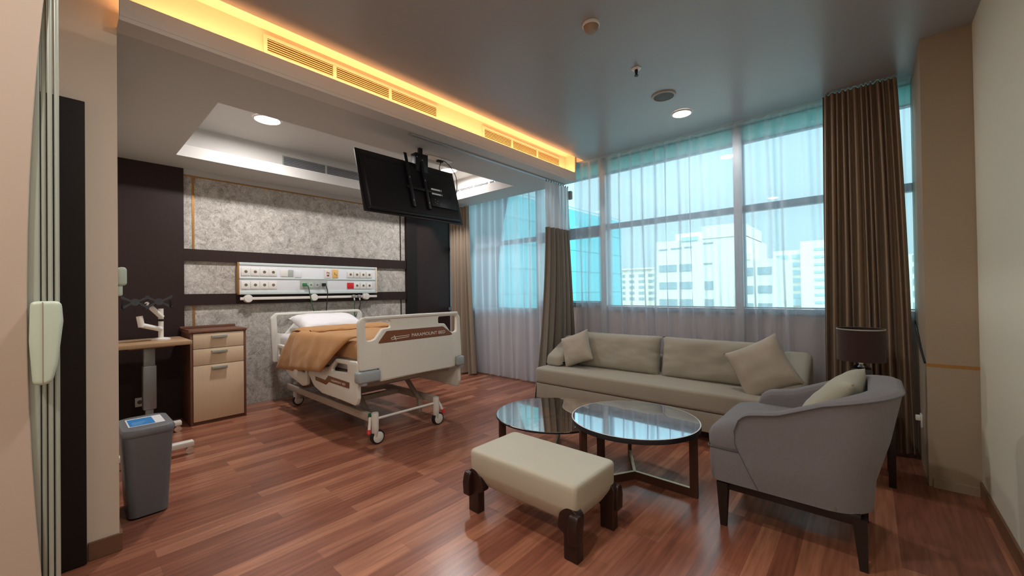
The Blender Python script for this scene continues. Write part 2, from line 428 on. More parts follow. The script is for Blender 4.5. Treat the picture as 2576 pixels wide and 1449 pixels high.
struct(MB().box((-5.6, YC+.01, 2.93), (.6, 4.62, 3.0)).build('ceiling', M['white_paint'], smooth=0), 'curtain pocket ceiling')
struct(MB().box((-5.6, YC-.005, 2.795), (-2.93, YC+.01, 3.0)).build('trim_1', M['white_paint'], smooth=0))
# beam: trough floor, lip, recess wall, end cap
struct(MB().box((-2.905, .2, LZ), (-2.76, YC, 2.70)).build('trim_2', M['white_paint'], smooth=0), 'underside of the cove beam')
struct(MB().box((-2.785, .2, 2.701), (-2.76, YC, 2.795), .002).build('trim_3', M['white_paint'], smooth=0), 'white lip of the amber lit cove')
struct(MB().box((-2.99, .2, 2.70), (-2.90, YC, 3.02)).build('trim_4', M['cove'], smooth=0), 'amber lit cove wall')
struct(MB().box((-2.90, YC-.02, 2.701), (-2.762, YC, 3.02)).build('trim_5', M['cove'], smooth=0))

struct(MB().box((-3.1, -2.1, HZ), (-2.63, .2, 3.0)).build('ceiling', M['ceil'], smooth=0))
# walls
struct(MB().box((-5.75, .1, 0), (XW-.034, 4.75, 3.1)).build('wall_left', M['stone'], smooth=0), 'mottled grey stone-look wallpaper behind the bed')
struct(MB().box((-5.9, -.6, 0), (-2.9, .2, 3.1)).build('wall_partition', M['cream'], smooth=0), 'cream partition wall end')
struct(MB().box((.50, -2.1, 0), (.7, 4.75, 3.1)).build('wall_right', M['cream_r'], smooth=0), 'pale cream wall on the right')
struct(MB().box((-3.2, -2.2, 0), (.7, -2.05, 3.1)).build('wall_back', M['cream'], smooth=0))
struct(MB().box((-3.1, -2.1, 0), (-2.95, -.55, 3.1)).build('wall_entry', M['cream'], smooth=0))
WY = 4.55
b = MB(); b.box((-5.6, WY, 0), (-3.5, 4.75, 1.0)); b.box((-3.5, WY, 0), (-2.50, 4.75, 1.12)); b.box((-2.50, WY, 0), (.5, 4.75, 1.06))
struct(b.build('wall_window', M['lowwall'], smooth=0), 'pinkish wall below the windows')
struct(MB().box((-5.6, WY+.02, 2.765), (.5, WY+.05, 2.95)).build('window_5', M['frost'], smooth=0), 'frosted teal glass strip above the windows')
struct(MB().box((-5.6, WY, 2.93), (.5, 4.75, 3.1)).build('wall_window_head', M['white_paint'], smooth=0))
struct(MB().box((.27, 3.75, 0), (.50, WY, 2.93)).build('wall_column', M['column'], smooth=0), 'beige boxed column in the right corner')
struct(MB().box((.268, 3.7475, .775), (.50, 3.752, .795)).build('trim_6', M['gold'], smooth=0), 'thin brass strip on the beige column')

# skirtings
struct(MB().box((.488, -2.0, 0), (.50, 3.75, .09), .003).build('baseboard_right', M['skirt'], smooth=0))
struct(MB().box((-2.90, .088, 0), (-2.888, .212, .09), .003).build('baseboard_partition', M['skirt'], smooth=0))
struct(MB().box((-5.50, .2, 0), (-2.9, .212, .09)).build('baseboard_bed', M['skirt'], smooth=0))
struct(MB().box((.29, 3.735, 0), (.49, 3.75, .055)).build('baseboard_column', M['column'], smooth=0))

# headboard wall: dark laminate uprights, two dark bands, brass strips
struct(MB().box((XW-.04, .19, 0), (XW, .889, LZ)).build('trim_7', M['dark'], smooth=0), 'dark brown wall panel left of the bed')
struct(MB().box((XW-.04, 3.665, 0), (XW+.02, 3.86, LZ)).build('trim_8', M['darker'], smooth=0), 'narrow black upright on the bed wall')
struct(MB().box((XW-.04, 3.86, 0), (XW, 4.75, LZ)).build('trim_9', M['dark'], smooth=0), 'dark brown wall panel right of the bed')
struct(MB().box((XW-.04, .889, 1.685), (XW, 3.665, 1.812)).build('trim_10', M['dark'], smooth=0), 'upper dark band across the bed wall')
struct(MB().box((XW-.04, .889, 1.197), (XW, 3.665, 1.321)).build('trim_11', M['dark'], smooth=0), 'lower dark band across the bed wall')
struct(MB().box((XW-.04, .889, 2.62), (XW-.01, 3.665, LZ)).build('trim_12', M['ceil_low'], smooth=0))
b = MB()
b.box((XW-.036, .889, 2.605), (XW-.028, 3.665, 2.62))
for z0, z1 in ((1.812, 2.605), (0.0, 1.197)): b.box((XW-.036, .965, z0), (XW-.029, .985, z1))
struct(b.build('trim_13', M['gold'], smooth=0), 'thin brass strips on the bed wall')
b = MB()
for z0, z1 in ((1.812, 2.605), (0.0, 1.197)): b.box((XW-.036, 3.575, z0), (XW-.029, 3.592, z1))
struct(b.build('trim_14', M['darker'], smooth=0))

# dark door leaf and the folding door in the left foreground
o = MB().box((-2.9, -.5, .004), (-2.862, .084, 2.262), .004).build('door_1', M['darker'], smooth=0); struct(o, 'very dark brown door leaf against the cream partition')
def bow(z): return -.055+.046*(z-1.28)**2
edge = [(bow(z), z, 0) for z in [.01+.145*k for k in range(20)]]
d2 = plate('door_2', [(-1.3, .01, 0)]+edge+[(-1.3, edge[-1][1], 0)], [], .012, .003, M['cream'], None, 'YZ', -1.592, 0); struct(d2, 'cream door leaf in the left foreground')
d2.data.materials[0] = mat('peach_door_paint', (.50, .40, .335), .55)
b = MB()
for (y0, y1, x1) in ((-.075, -.034, -1.603), (-.032, -.023, -1.607), (-.021, -.012, -1.602), (-.010, .0, -1.609)):
    b.box((-1.66, y0, .01), (x1, y1, 2.9), .003)
b.build('edge_profile', M['alu_l'], d2, smooth=0)
hd = plate('door_handle', [(-.046, 1.080, .015), (-.014, 1.080, .02), (-.004, 1.13, .03), (.006, 1.24, .03), (.003, 1.292, .016), (-.050, 1.292, .012), (-.052, 1.19, .03)], [], .036, .008, M['plastic_g'], d2, 'YZ', -1.578, .02)
MB().box((-1.5605, -.030, 1.085), (-1.5585, -.0285, 1.29)).build('groove', M['smoke'], hd, smooth=0)

# windows
def window(name, xs, z0, z1, zt0, zt1, posts, label):
    w = empty(name, ((xs[0]+xs[1])/2, WY, 0), None, None); struct(w, label); ox, oy = w.location.x, w.location.y
    b = MB(); f = .008
    b.box((xs[0]-ox, .0, z0), (xs[1]-ox, .07, z0+.012)); b.box((xs[0]-ox, 0, z1-.008), (xs[1]-ox, .07, z1))
    b.box((xs[0]-ox, 0, z0), (xs[0]+f-ox, .07, z1)); b.box((xs[1]-(f if xs[1] < .3 else .02)-ox, 0, z0), (xs[1]-ox, .07, z1))
    b.box((xs[0]-ox, 0, zt0), (xs[1]-ox, .07, zt1))
    b.build('window_frame', M['alu'], w, smooth=0)
    for (a, c) in posts:
        MB().box((a-ox, -.02, z0), (c-ox, .08, z1)).build('mullion', M['alu_s'], w, smooth=0)
    MB().box((xs[0]-ox, .03, z0), (xs[1]-ox, .036, z1)).build('glass_pane', M['glass'], w, smooth=0)
    MB().box((xs[0]-ox, -.035, z0-.055), (xs[1]-ox, .0, z0-.002), .003).build('window_sill', M['alu'], w, smooth=0)
    return w
window('window_1', (-5.5, -3.52), 1.04, 2.765, 2.02, 2.085, [(-4.95, -4.91)], 'side window behind the left sheer curtain')
window('window_2', (-3.50, -2.50), 1.15, 2.765, 1.985, 2.125, [], 'narrow window left of the pale post')
window('window_3', (-2.44, -1.00), 1.10, 2.765, 2.062, 2.125, [], 'large middle window')
window('window_4', (-.935, .315), 1.10, 2.765, 2.062, 2.128, [], 'large right window')
struct(MB().box((-2.505, 4.50, 0), (-2.435, 4.66, 2.93)).build('trim_15', M['alu_s'], smooth=0), 'pale window post left')
struct(MB().box((-1.005, 4.50, 0), (-.93, 4.66, 2.93)).build('trim_16', M['alu_s'], smooth=0), 'pale window post between the large windows')
struct(MB().box((-3.53, 4.50, 0), (-3.49, 4.66, 2.765)).build('trim_17', M['alu_s'], smooth=0))
struct(MB().box((.315, WY, .0), (.5, 4.75, 3.0)).build('trim_18', M['white_paint'], smooth=0))

# ============================================================ OUTSIDE
def building(name, lo, hi, mt, label, windows=(), extra=None, wm=None):
    w = empty(name, ((lo[0]+hi[0])/2, lo[1], -25), label, 'building'); o = Vector(w.location)
    MB().box([lo[0]-o.x, 0, 0], [hi[0]-o.x, hi[1]-lo[1], hi[2]+25]).build('wall', mt, w, smooth=0)
    for (x0, x1, z0, z1) in windows:
        MB().box((x0-o.x, -.12, z0+25), (x1-o.x, .1, z1+25)).build('window', wm or M['bwin'], w, smooth=0)
    return w, o
M['bwhite'] = mat('white_render', (.84, .76, .66), .8); M['bcream'] = mat('cream_render', (.82, .72, .56), .8)
M['bwin'] = mat('far_window_glass', (.30, .36, .38), .5); M['bblue'] = mat('far_blue_panel', (.42, .58, .66), .5)
M['bteal'] = mat('turquoise_curtain_wall', (.12, .50, .56), .5, noise_scale=.3, noise_amt=.05)
M['bteal_d'] = mat('turquoise_joint', (.11, .46, .52), .5)
Y = 60
wins = []
for k, zt in enumerate((4.9, 2.35, -.15)):
    for (a, c) in ((-23.6, -21.0), (-20.6, -18.9)): wins.append((a, c, zt-1.0, zt))
for zt in (2.35, -.15): wins.append((-17.2, -16.1, zt-1.15, zt))
for (a, c, z) in ((-23.6, -22.3, 7.3), (-21.8, -20.3, 7.35), (-19.9, -18.8, 7.4), (-17.3, -16.0, 7.75), (-17.3, -16.2, 4.9)): wins.append((a, c, z-.16, z))
w, o = building('office_building', (-24.1, Y, -25), (-12.3, Y+16, 8.4), M['bwhite'], 'white multi-storey building in the middle of the window view', wins)
MB().box((-21.8-o.x, 2, 33.4), (-17.4-o.x, 12, 34.6)).build('roof_room', M['bwhite'], w, smooth=0)
MB().box((-17.4-o.x, -.15, 33.3), (-12.3-o.x, 12, 35.0)).build('roof_tower', M['bwhite'], w, smooth=0)
MB().box((-20.2-o.x, -.2, 33.2), (-18.0-o.x, .3, 33.75)).build('roof_sign', M['bblue'], w, smooth=0)
MB().box((-12.8-o.x, -.25, 33.3), (-12.25-o.x, .0, 33.42)).build('ledge', M['bwin'], w, smooth=0)
MB().cyl((-19.9-o.x, 4, 34.6), (-19.9-o.x, 4, 36.6), .06).build('mast', M['bwin'], w)
wins = [(-45+j*2.35, -45+j*2.35+1.3, 4.3-k*1.35, 4.9-k*1.35) for k in range(5) for j in range(4)]
w, o = building('apartment_building', (-46, 90, -25), (-37.0, 102, 5.75), M['bcream'], 'cream apartment block left of the white building', wins)
MB().box((-46-o.x, -.5, 31.0), (-37-o.x, 2, 31.35)).build('cornice', M['bwhite'], w, smooth=0)
wins = []
for zt in (3.9, 1.6, -.6): wins += [(-11.6, -10.9, zt-1, zt), (-10.4, -8.9, zt-.9, zt)]
w, o = building('low_building', (-11.9, 58, -25), (-8.2, 70, 4.9), M['bwhite'], 'low white building just right of the pale window post', wins)
MB().box((-11.9-o.x, -.1, 29.9), (-11.2-o.x, .6, 30.7)).build('roof_box', M['bcream'], w, smooth=0)
wins = []
for k in range(6):
    for (a, c) in ((-13.0, -11.2), (-10.6, -9.2)): wins.append((a, c, 6.6-k*1.45, 7.35-k*1.45))
w, o = building('tower_block', (-13.5, 90, -25), (-8.9, 104, 8.2), M['bwhite'], 'white tower block with stacked blue window bands', wins, wm=M['bblue'])
MB().box((-13.4-o.x, -1.5, 23), (-7-o.x, 0, 24.2)).build('podium_band', M['bblue'], w, smooth=0)
w, o = building('slab_block', (-8.9, 86, -25), (-4.5, 100, 9.3), M['bwhite'], 'tall plain white block at the right end of the view', [])
for k in range(9): MB().box((-7.0-o.x, -.1, 32.6-k*1.3), (-4.8-o.x, .05, 33.0-k*1.3)).build('window', M['bblue'], w, smooth=0)
wins = [(2.2+j*1.4, 3.1+j*1.4, 4.0-k*1.3, 4.7-k*1.3) for k in range(6) for j in range(4)]
building('corner_block', (1.5, 62, -25), (9, 74, 4.8), M['bwhite'], 'pale building glimpsed past the right curtain edge', wins)
t = empty('glass_tower', (-12, 6, -25), 'turquoise glazed building close outside on the left', 'building')
MB().box((-8, -1.0, 0), (0, 18.3, 30.7)).build('curtain_wall', M['bteal'], t, smooth=0)
b = MB()
for k in range(9): b.box((-.005, -1, 21.6+k*1.15), (.02, 18.3, 21.63+k*1.15))
for k in range(12): b.box((-.005, -.6+k*1.6, 18), (.02, -.57+k*1.6, 30.7))
b.build('panel_joints', M['bteal_d'], t, smooth=0)

# ============================================================ CURTAINS
def curtain_mesh(p0, p1, z0, z1, folds, amp, seed, top=1.0, waist=None, nu=None, nv=14, side=None, phase=0, sharp=.6, drop=0, irr=.4):
    """pleated hanging cloth between two plan points. top/side: functions of height t giving plan end points"""
    rnd = random.Random(seed); nu = nu or folds*10
    ph = [rnd.uniform(-.5, .5) for _ in range(folds*2+4)]; am = [rnd.uniform(.55, 1.25) for _ in range(folds*2+4)]
    jog = [rnd.uniform(-1, 1) for _ in range(folds+3)]
    A, B = Vector((*p0, 0)), Vector((*p1, 0))
    def f(u, v):
        a, c = side(v) if side else (A, B)
        a, c = Vector((a[0], a[1], 0)), Vector((c[0], c[1], 0))
        d = (c-a); n = Vector((-d.y, d.x, 0)).normalized()
        k = u*folds; i = int(min(k, folds-1e-6))
        fr = k-i; jj = jog[i]*(1-fr)+jog[i+1]*fr
        w = math.sin(2*PI*(k+phase)+1.6*jj+irr*1.5*noise.noise(Vector((k*.8, seed, v*1.2))))*(1-irr*.5)+irr*1.1*noise.noise(Vector((k*1.7, seed+9, v*.9)))
        w = math.copysign(abs(w)**sharp, w)
        # folds wander sideways and open towards the hem
        ampv = amp*(am[i]*(1-fr)+am[i+1]*fr)*(.55+.45*(1-v))
        uu = u+.22/folds*math.sin(2*PI*k*.5+3*v+jj*2)*(1-v)
        uu = min(1, max(0, uu))
        p = a+d*uu+n*(w*ampv)
        z = z0+(z1-z0)*v-(drop*(.5+.5*w)*(1-v) if drop else 0)
        return Vector((p.x, p.y, z))
    return f, nu, nv

def curtain(name, p0, p1, z0, z1, folds, amp, seed, mt, label, cat='curtain', group=None, parent=None, solid=0, **k):
    f, nu, nv = curtain_mesh(p0, p1, z0, z1, folds, amp, seed, **k)
    o = MB().grid(f, nu, nv).build(name, mt, parent, smooth=80)
    if not parent: tag(o, label, cat, group)
    return o
# sheers
curtain('sheer_curtain', (-2.84, 4.44), (-.22, 4.44), .02, 2.925, 19, .045, 3, M['sheer'],
        'long white sheer curtain hanging behind the sofa', sharp=.9, nv=12, irr=.8, nu=420)
curtain('sheer_curtain', (-4.90, 4.41), (-3.04, 4.40), .045, 2.925, 13, .040, 8, M['sheer2'],
        'white sheer curtain hanging to the floor between the bed and the dividing curtain', sharp=.9, nv=14, drop=.03, irr=.8, nu=320)
curtain('sheer_curtain', (.10, 4.45), (.262, 4.45), .3, 2.925, 2, .02, 5, M['sheer'], 'narrow sliver of sheer curtain showing at the right edge of the brown drape', nv=8)
# drapes
def side_l(v): return ((-5.17, 4.29), (-4.72+.12*(1-v)**1.5, 4.29))
curtain('drape', None or (0, 0), (0, 1), .03, 2.665, 6, .075, 21, M['brown_c'], 'taupe drape gathered at the left end of the windows, behind the bed foot', side=side_l, nv=16, sharp=.9, nu=140)
def side_r(v): return ((-.27-.03*(1-v), 4.28), (.185+.075*(1-v)**.8, 4.28))
curtain('drape', (0, 0), (0, 1), .03, 2.91, 13, .050, 5, M['brown_r'], 'tall brown drape gathered at the right end of the windows', side=side_r, nv=18, sharp=.7)

# divider curtain hanging from a track under the beam
dv = empty('divider_curtain', (-2.93, 4.1, 0), 'hospital bed dividing curtain, white net top and grey taupe lower part', 'curtain')
def side_d(v):
    z = .03+(2.645-.03)*v; k = max(0, (2.1-z)/2.0)
    return ((.0, 3.93-.24*k**1.3-4.1), (.0, 4.30+.02-4.1+.0*k))
def split(z_lo, z_hi):
    def s(v):
        z = z_lo+(z_hi-z_lo)*v; k = max(0, min(1, (2.1-z)/2.07))
        return ((-.0, -.155-.27*k**2.0), (.0, .315+.13*k**1.0))
    return s
f, nu, nv = curtain_mesh(None or (0, 0), (0, 1),   .03, 2.085, 7, .075, 14, side=split(.03, 2.085), nv=18, sharp=.9, irr=.45, nu=160)
MB().grid(f, nu, nv).build('curtain_panel', M['brown_d'], dv, smooth=80)
f, nu, nv = curtain_mesh((0, 0), (0, 1), 2.085, 2.645, 7, .050, 14, side=split(2.085, 2.645), nv=6, sharp=.9)
MB().grid(f, nu, nv).build('net_top', M['net'], dv, smooth=80)
b = MB()
for i in range(10): b.box((-.006, -.150+i*.052, 2.64), (.006, -.142+i*.052, 2.664))
b.build('hooks', M['greyp'], dv, smooth=0)
b = MB().box((-.03, .345, 2.50), (.03, .395, 2.61), .01); b.build('tieback_clip', M['greyp'], dv)
tag(MB().box((-2.955, 2.0, 2.664), (-2.925, 4.345, 2.677), .002).build('curtain_track', M['alu_s'], smooth=0), 'slim grey curtain track fixed under the beam', 'curtain track')

# ============================================================ CEILING FITTINGS
def downlight(loc, label, r=.11, group=None):
    t = empty('downlight', loc, label, 'ceiling light', group)
    MB().lathe((0, 0, 0), [(r+.012, -.001), (r+.012, -.008), (r, -.012), (r-.004, -.004)], 40).build('ring', M['plastic'], t)
    MB().lathe((0, 0, 0), [(.0001, -.011), (r-.004, -.010), (r-.003, -.002)], 40).build('diffuser', M['lens'], t)
    return t
LBL = ['lit round downlight in the tray, nearer the left wall', 'lit round downlight in the tray beside the television', 'lit round downlight in the main ceiling beside the speaker', None, None]
for i, (l, e, c) in enumerate(CEIL_LAMPS):
    if i < 3: downlight((l[0], l[1], l[2]+(.014 if i < 2 else -.001)), LBL[i], .112 if i < 2 else .078)
for i in (3, 4):  # fittings for the two added fill lamps, out of view
    l = CEIL_LAMPS[i][0]; downlight((l[0], l[1], l[2]-.001), 'round fill downlight added out of view in the main ceiling above the camera' if i == 3 else 'round fill downlight added out of view in the ceiling by the entrance', .078)
t = empty('ceiling_speaker', (-1.255, 3.35, HZ-.001), 'round grey ceiling speaker with mesh cover', 'speaker')
MB().lathe((0, 0, 0), [(.095, 0), (.095, -.008), (.080, -.012), (.078, -.006)], 40).build('ring', M['ceil_low'], t)
MB().lathe((0, 0, 0), [(.0001, -.009), (.079, -.008), (.079, -.002)], 40).build('mesh_cover', M['spk'], t)
t = empty('fire_sprinkler', (-1.245, 2.80, HZ-.001), 'small ceiling fire sprinkler with white collar and dark head', 'sprinkler')
MB().lathe((0, 0, 0), [(.034, 0), (.034, -.004), (.012, -.010)], 28).build('collar', M['plastic'], t)
b = MB().cyl((0, 0, -.008), (0, 0, -.045), .008, .006); b.cyl((-.010, 0, -.012), (-.004, 0, -.05), .003); b.cyl((.010, 0, -.012), (.004, 0, -.05), .003); b.cyl((0, 0, -.050), (0, 0, -.054), .014)
b.build('sprinkler_head', M['tvg'], t)
t = empty('smoke_detector', (-1.235, 2.145, HZ-.001), 'round smoke detector on the ceiling nearest the camera', 'smoke detector')
MB().lathe((0, 0, 0), [(.052, 0), (.052, -.012), (.046, -.016)], 32).build('base', M['plastic'], t)
MB().lathe((0, 0, 0), [(.044, -.014), (.040, -.036), (.028, -.048), (.0001, -.050)], 32).build('sensor_cap', M['smoke'], t)

def grille(name, origin, L, H, horiz, normal, sections, nsl, ms, mi, mf, label, group=None, fr=.02):
    """linear air grille: frame, dividers, slats. origin: centre-bottom-left; horiz/normal are unit vectors"""
    t = empty(name, origin, label, 'air grille', group)
    X, N = Vector(horiz), Vector(normal)
    def bx(b, x0, x1, z0, z1, n0, n1):
        pts = [X*x+N*n+Vector((0, 0, z)) for n in (n0, n1) for (x, z) in ((x0, z0), (x1, z0), (x1, z1), (x0, z1))]
        b.add(pts, [(0, 1, 2, 3), (7, 6, 5, 4), (0, 4, 5, 1), (1, 5, 6, 2), (2, 6, 7, 3), (3, 7, 4, 0)])
    b = MB(); bx(b, -fr, L+fr, -fr, 0, .0005, .012); bx(b, -fr, L+fr, H, H+fr, .0005, .012); bx(b, -fr, 0, 0, H, .0005, .012); bx(b, L, L+fr, 0, H, .0005, .012)
    b.build('frame', mf, t, smooth=0)
    b = MB(); bx(b, 0, L, 0, H, .0005, .002); b.build('backing', mi, t, smooth=0)
    cuts = [s for s in sections if 0 < s < 1]
    for s_ in cuts:
        b = MB(); bx(b, L*s_-.012, L*s_+.012, 0, H, .001, .013); b.build('divider', mf, t, smooth=0)
    for k in range(nsl):
        z = H*(k+.5)/nsl; h = H/nsl
        b = MB(); pts = [X*x+N*n+Vector((0, 0, zz)) for x in (0, L) for (n, zz) in ((.002, z-h*.05), (.011, z-h*.30), (.012, z-h*.05), (.003, z+h*.22))]
        b.add(pts, [(0, 1, 2, 3), (7, 6, 5, 4), (0, 4, 5, 1), (1, 5, 6, 2), (2, 6, 7, 3), (3, 7, 4, 0)])
        b.build('slat', ms, t, smooth=0)
    return t
grille('air_grille', (-2.90, .898, 2.878), 1.362, .088, (0, 1, 0), (1, 0, 0), (.323, .657), 6, M['slat_a'], M['slat_ain'], M['cove'], 'long slatted air grille in the amber cove, nearest the camera', 'cove grilles')
grille('air_grille', (-2.90, 2.866, 2.868), 1.314, .088, (0, 1, 0), (1, 0, 0), (.32, .66), 6, M['slat_a'], M['slat_ain'], M['cove'], 'slatted air grille in the amber cove, nearest the windows', 'cove grilles')
grille('air_grille', (-5.20, 1.777, 2.835), 1.85, .112, (0, 1, 0), (1, 0, 0), (.27, .52, .77), 6, M['slat'], M['slat_in'], M['alu_l'], 'grey slatted air grille in the tray above the bed head', 'tray grilles', .012)
grille('air_grille', (-5.0, 4.10, 2.802), 1.06, .075, (1, 0, 0), (0, -1, 0), (.30, .60, .90), 4, M['slat'], M['slat_in'], M['alu_l'], 'grey slatted air grille in the tray on the window side', 'tray grilles', .012)

# ============================================================ TELEVISION
tv = empty('television', (-3.13, 2.17, LZ), 'black flat television seen from behind, hung from the low ceiling and tilted down', 'television')
Tt, Tb = Vector((-.07, 0, 2.530-LZ)), Vector((.085, 0, 1.975-LZ))     # top / bottom edge of the panel, x and z
tdir = (Tt-Tb).normalized(); tn = Vector((tdir.z, 0, -tdir.x)); tn = tn if tn.x > 0 else -tn
H = (Tt-Tb).length; Cc = (Tt+Tb)/2
rot = Matrix((Vector((0, 1, 0)), tdir, tn)).transposed().to_4x4(); rot.translation = Cc   # local: X=width, Y=height, Z=towards camera
def tvb(lo, hi, bev=.004): return MB().box(lo, hi, bev, 2, rot)
tvb((-.53, -H/2, -.018), (.53, H/2, .0), .008).build('panel', M['tvb'], tv)
b = MB(); bm2 = bmesh.new(); bmesh.ops.create_cube(bm2, size=1)
for v in bm2.verts:
    top = v.co.z > 0; v.co = Vector((v.co.x*(.98 if top else 1.03), v.co.y*(H*.80 if top else H*.97)-(.03 if top else 0), .030 if top else -.001))
bmesh.ops.bevel(bm2, geom=bm2.edges[:], offset=.012, segments=3, affect='EDGES')
b._merge(bm2, rot); b.build('back_cover', M['tvb'], tv)
tvb((.14, -.16, .028), (.46, .10, .042), .006).build('connector_panel', M['tvb'], tv)
tvb((.17, -.035, .042), (.275, .028, .0435), 0).build('white_sticker', M['label'], tv, smooth=0)
tvb((.285, -.035, .042), (.292, .03, .0435), 0).build('label_mark', M['label'], tv, smooth=0)
b = MB()
for (x, y) in ((.19, -.115), (.205, -.13), (.22, -.10), (.25, -.125), (.19, -.09)): b.box((x, y, .042), (x+.008, y+.006, .0432), 0, 2, rot)
b.build('port_marks', M['greyp'], tv, smooth=0)
for x in (-.06, .11):
    tvb((x-.016, -.20, .030), (x+.016, H/2+.05, .052), .003).build('bracket_arm', M['tvg'], tv)
    b = MB()
    for y in (-.15, .08): b.box((x-.005, y, .052), (x+.005, y+.018, .054), 0, 2, rot)
    b.build('bolt', M['steel'], tv, smooth=0)
tvb((-.10, -.02, .034), (.30, .01, .046), .002).build('cross_bar', M['tvg'], tv)
MB().box((-.10, .045, -.31), (-.02, .185, -.06), .004).build('mount_box', M['tvg'], tv)
MB().box((-.07, .10, -.09), (-.035, .135, -.001), .003).build('ceiling_pole', M['tvg'], tv)
b = MB()
for (y, z) in ((.06, -.10), (.12, -.12), (.06, -.26), (.165, -.24), (.10, -.29)): b.cyl((-.021, y, z), (-.0185, y, z), .0055, n=10)
b.build('screw', M['steel'], tv)
tv_cable = MB().tube([(-3.28, 2.62, 2.668), (-3.27, 2.60, 2.62), (-3.24, 2.56, 2.56), (-3.2, 2.54, 2.50)], .004)
tv_cable.tube([(-3.28, 2.64, 2.668), (-3.25, 2.70, 2.62), (-3.20, 2.745, 2.50), (-3.14, 2.70, 2.32), (-3.08, 2.58, 2.22), (-3.055, 2.55, 2.24)], .004)
tag(tv_cable.build('power_cable', M['cable_b']), 'thin black cables from the ceiling socket to the television', 'cable')
t = empty('ceiling_socket_plate', (-3.30, 2.60, LZ-.001), 'white rectangular socket plate on the low ceiling behind the television', 'socket')
MB().box((-.045, -.15, -.012), (.045, .15, 0), .004).build('plate', M['plastic'], t)
MB().box((-.02, -.02, -.03), (.02, .05, -.012), .005).build('plug', M['tvg'], t)

# ============================================================ BED HEAD CONSOLE AND RAIL
cx = XW
con = empty('bedhead_console', (cx, 2.23, 1.307), 'long white medical bedhead unit with sockets on the wall above the bed', 'medical console')
def P(y, z): return y-2.23, z-1.307
MB().box((.0, 1.38-2.23, .0), (.055, 3.10-2.23, .378), .006).build('body', M['console'], con)
for (z0, z1) in ((1.655, 1.683), (1.492, 1.508), (1.308, 1.345)):
    MB().box((.050, 1.38-2.23, z0-1.307), (.064, 3.095-2.23, z1-1.307), .003).build('cover_rail', M['console_t'], con)
MB().box((.0, 1.362-2.23, 0), (.062, 1.380-2.23, .378), .002).build('end_cap', M['gold'], con)
MB().box((.0, 3.098-2.23, 0), (.066, 3.118-2.23, .378), .002).build('end_cap', mat('cream_end_cap', (.75, .66, .50), .4), con)
def socket(y, z, w, h=None, mt=None, hole=True, nm='socket'):
    h = h or w; y, z = P(y, z)
    s = MB().box((.055, y-w/2, z-h/2), (.064, y+w/2, z+h/2), .003).build(nm, mt or M['plastic'], con)
    if hole: MB().lathe((.0645, y+.004, z+.002), [(.0001, -.0), (.017*w/.09, 0), (.018*w/.09, -.002)], 16, 'X').build('socket_recess', M['hole'], s)
    return s
for i in range(4):
    for z in (1.574, 1.418): socket(1.442+i*.0965, z, .090)
for i in range(4):
    for z in (1.568, 1.412):
        if z < 1.5 and i == 0: socket(2.712, z, .092, .085, M['red'], False, 'nurse_call_socket')
        else: socket(2.712+i*.0945, z, .088)
socket(1.858, 1.568, .085, .082, None, False, 'switch'); socket(1.935, 1.568, .060, .085, M['greyglass'], False, 'speaker_panel'); socket(2.02, 1.56, .08, .085, M['console'], False, 'blank_panel')
socket(2.395, 1.572, .082, .118, None, False, 'gas_outlet'); socket(2.497, 1.575, .078, .118, M['amberp'], False, 'gas_outlet')
b = MB()
for (dy, dz, w, h) in ((-.012, -.035, .032, .022), (-.012, .0, .008, .03), (-.0, .012, .022, .008), (.014, -.005, .008, .024)): b.box((.0642, 2.395-2.23+dy, 1.572-1.307+dz), (.0652, 2.395-2.23+dy+w, 1.572-1.307+dz+h))
b.build('outlet_symbol', mat('dark_red_print', (.25, .04, .05), .5), con, smooth=0)
b = MB()
for (dy, dz, w, h) in ((-.014, -.005, .008, .024), (-.014, -.012, .03, .007), (.010, -.028, .012, .012)): b.box((.0642, 2.497-2.23+dy, 1.575-1.307+dz), (.0652, 2.497-2.23+dy+w, 1.575-1.307+dz+h))
b.build('outlet_symbol', mat('brown_print', (.35, .16, .04), .5), con, smooth=0)
MB().box((.055, 2.045-2.23, 1.365-1.307), (.060, 2.39-2.23, 1.485-1.307), .002).build('socket_panel', M['greyglass'], con)
for i, y in enumerate((2.09, 2.175, 2.255, 2.335)): socket(y, 1.42, .06, .075, mat('pale_green_socket', (.42, .55, .46), .4) if i < 2 else M['greyglass'], i in (1, 2), 'socket')

def plug_cable(name, pts, y, z, pm, cm, label):
    t = empty(name, (cx+.08, y, z), label, 'cable')
    MB().box((-.02, -.022, -.02), (.03, .022, .02), .006).build('plug', pm, t)
    MB().tube([Vector(p)-Vector((cx+.08, y, z)) for p in pts], .0055).build('cord', cm, t)
    return t
plug_cable('plugged_cable', [(cx+.10, 2.09, 1.425), (cx+.12, 2.12, 1.40), (cx+.11, 2.14, 1.32), (cx+.10, 2.17, 1.18), (cx+.09, 2.21, 1.02), (cx+.10, 2.21, .86), (cx+.10, 2.19, .55)], 2.09, 1.425, mat('green_plug', (.03, .20, .06), .4), M['cable_g'], 'green plug and cable hanging from the bedhead console')
plug_cable('plugged_cable', [(cx+.10, 2.335, 1.425), (cx+.12, 2.35, 1.40), (cx+.11, 2.37, 1.32), (cx+.10, 2.365, 1.18), (cx+.09, 2.36, 1.05), (cx+.10, 2.35, .86), (cx+.10, 2.35, .55)], 2.335, 1.425, M['tvg'], M['cable_b'], 'black plug and cable hanging from the bedhead console')
rl = empty('equipment_rail', (cx, 2.25, 1.258), 'white horizontal equipment rail with three round mounts below the console', 'medical rail')
MB().box((.045, 1.388-2.25, -.015), (.058, 3.12-2.25, .018), .004).build('rail_bar', M['bedw'], rl)
